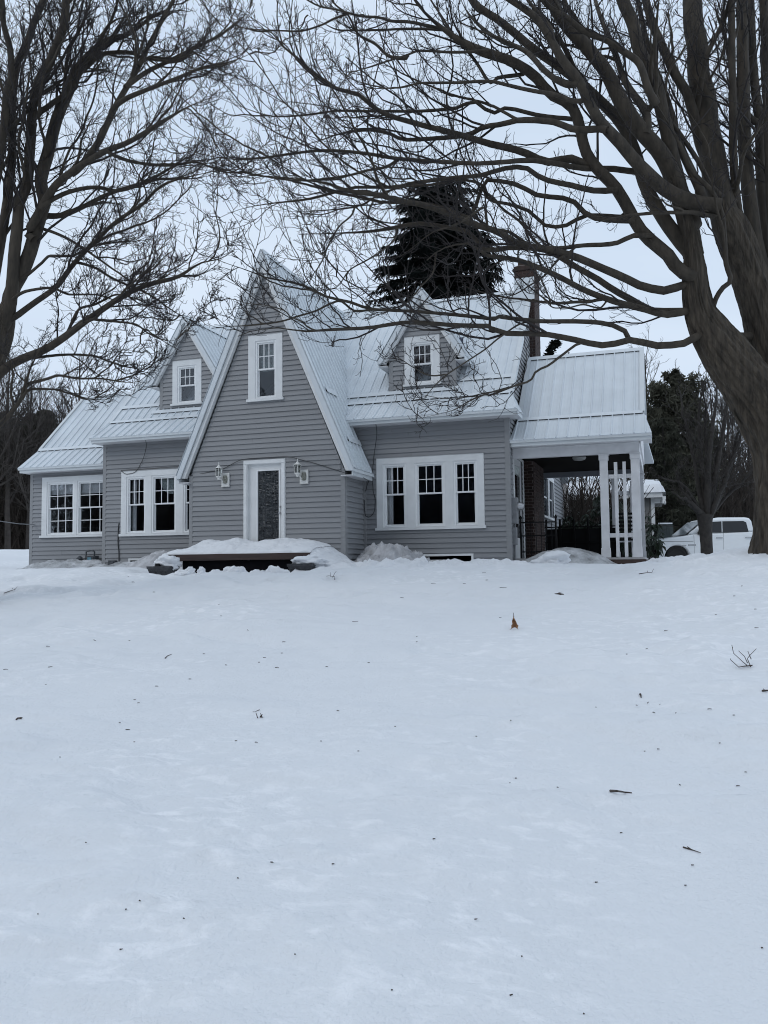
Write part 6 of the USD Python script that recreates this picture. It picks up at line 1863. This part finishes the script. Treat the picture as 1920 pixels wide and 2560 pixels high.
lay('bark_piece', [[q + [-0.055, 0, 0.006], q + [0, 0.0, 0.018], q + [0.06, 0.01, 0.006]]], [(0.018, 0.010)], 'flat dark piece of bark lying on the snow below the porch', 'bark')
# brown curled leaf
q = hit(1286, 1573)
Uu, Ww = np.meshgrid(np.linspace(-1, 1, 11), np.linspace(0, 1, 9), indexing='ij')
wd = 0.055 * (1 - Ww) ** 0.6 * (1 - 0.35 * np.abs(np.sin(Ww * 9)))
lf = np.stack([q[0] + Uu * wd + 0.01 * np.sin(Ww * 4), q[1] + 0.05 * (1 - Uu ** 2) * (1 - Ww * 0.5) - 0.03, q[2] + 0.005 + 0.125 * Ww + 0.012 * np.cos(Uu * 3)], -1)
t = thing('dead_leaf', 'curled orange-brown dead leaf standing on the snow', 'leaf')
obj('blade', grid_mesh(lf), 'dead_leaf', t, smooth=True)
obj('stalk', MB().tube(lf[5, -2:].repeat(2, 0)[[0, 3]] + np.array([[0, 0, 0], [0.004, 0.0, 0.03]]), [0.004, 0.003], 5), 'debris', t)
# single dark twigs and seeds scattered over the lawn
spots = [(120, 1617, 14), (126, 1669, 10), (237, 1603, 7), (324, 1602, 6), (321, 1442, 3), (333, 1456, 8), (510, 1636, 9), (385, 1481, 6), (547, 1512, 5), (553, 1541, 5), (475, 1699, 8), (392, 1717, 8), (337, 1751, 5), (346, 1759, 5), (300, 1809, 6),
         (320, 1826, 11), (640, 1782, 15), (590, 1854, 5), (641, 1858, 9), (692, 1670, 12), (710, 1606, 8), (661, 1645, 7), (648, 1657, 4), (620, 1577, 5), (565, 1664, 7), (817, 1668, 6), (889, 1555, 16), (922, 1658, 6), (150, 1895, 4), (336, 1857, 5), (115, 1713, 5), (14, 1675, 12), (845, 1780, 6), (803, 1855, 4), (896, 1880, 4), (705, 1634, 6),
         (1083, 1459, 11), (1161, 1460, 7), (1257, 1470, 20), (1210, 1433, 10), (1217, 1451, 6), (1400, 1482, 7), (1251, 1545, 6), (1042, 1593, 4), (1042, 1606, 4), (1005, 1495, 8), (1665, 1578, 9), (1617, 1624, 6), (1567, 1637, 4), (1891, 1570, 10), (1889, 1524, 6), (1836, 1491, 6), (1855, 1466, 4), (1790, 1538, 5), (1277, 1803, 4), (1275, 1960, 3), (1290, 1948, 5), (1620, 1760, 4),
         (1592, 1766, 5), (1650, 1765, 3), (1635, 1783, 6), (1690, 1785, 4), (1774, 1776, 10), (1800, 1860, 4), (1553, 2085, 6), (1490, 1770, 3), (1835, 1790, 5), (988, 1818, 4), (1191, 1843, 4), (1646, 1875, 6), (1612, 1881, 4), (1865, 1933, 6), (1700, 1968, 4), (1394, 1971, 6), (1845, 1967, 9), (1491, 2209, 7), (1732, 2166, 6), (1714, 2217, 5), (595, 2200, 5), (833, 2163, 6), (350, 2258, 6), (315, 2277, 4), (460, 2300, 5), (1190, 2302, 7), (1305, 2395, 4), (738, 2390, 4), (303, 2380, 6), (980, 2480, 4), (1278, 2492, 8), (1905, 2376, 5), (430, 2196, 3), (680, 2160, 8), (1085, 2100, 6), (1460, 2540, 4), (215, 2110, 4), (95, 2290, 3)]
for px, py, w in spots:
    q = hit(px, py)
    z = (q - EYE) @ FWD
    L = w * z / FPX * 1.0
    a = rng.uniform(-0.5, 0.5)
    d = RIGHT * math.cos(a) + np.array([0, 1, 0]) * math.sin(a)
    d = np.array([d[0], d[1], 0])
    s = np.linspace(-0.5, 0.5, 4)[:, None]
    p = q + d * L * s + np.array([0, 0, 1]) * (0.006 + 0.02 * L * np.cos(s * 4)) + rng.normal(0, 0.05 * L, (4, 3)) * [1, 1, 0.2]
    p[:, 2] = np.maximum(p[:, 2], ground(p[:, 0], p[:, 1]) + 0.003)
    r = 0.0022 + 0.00015 * z if w < 8 else 0.0022 + 0.00014 * z
    lay('fallen_twig', [p], [(r, r * 0.6)], 'small dark broken twig lying on the snowy lawn', 'twig', 'twig bits scattered over the snowy lawn')
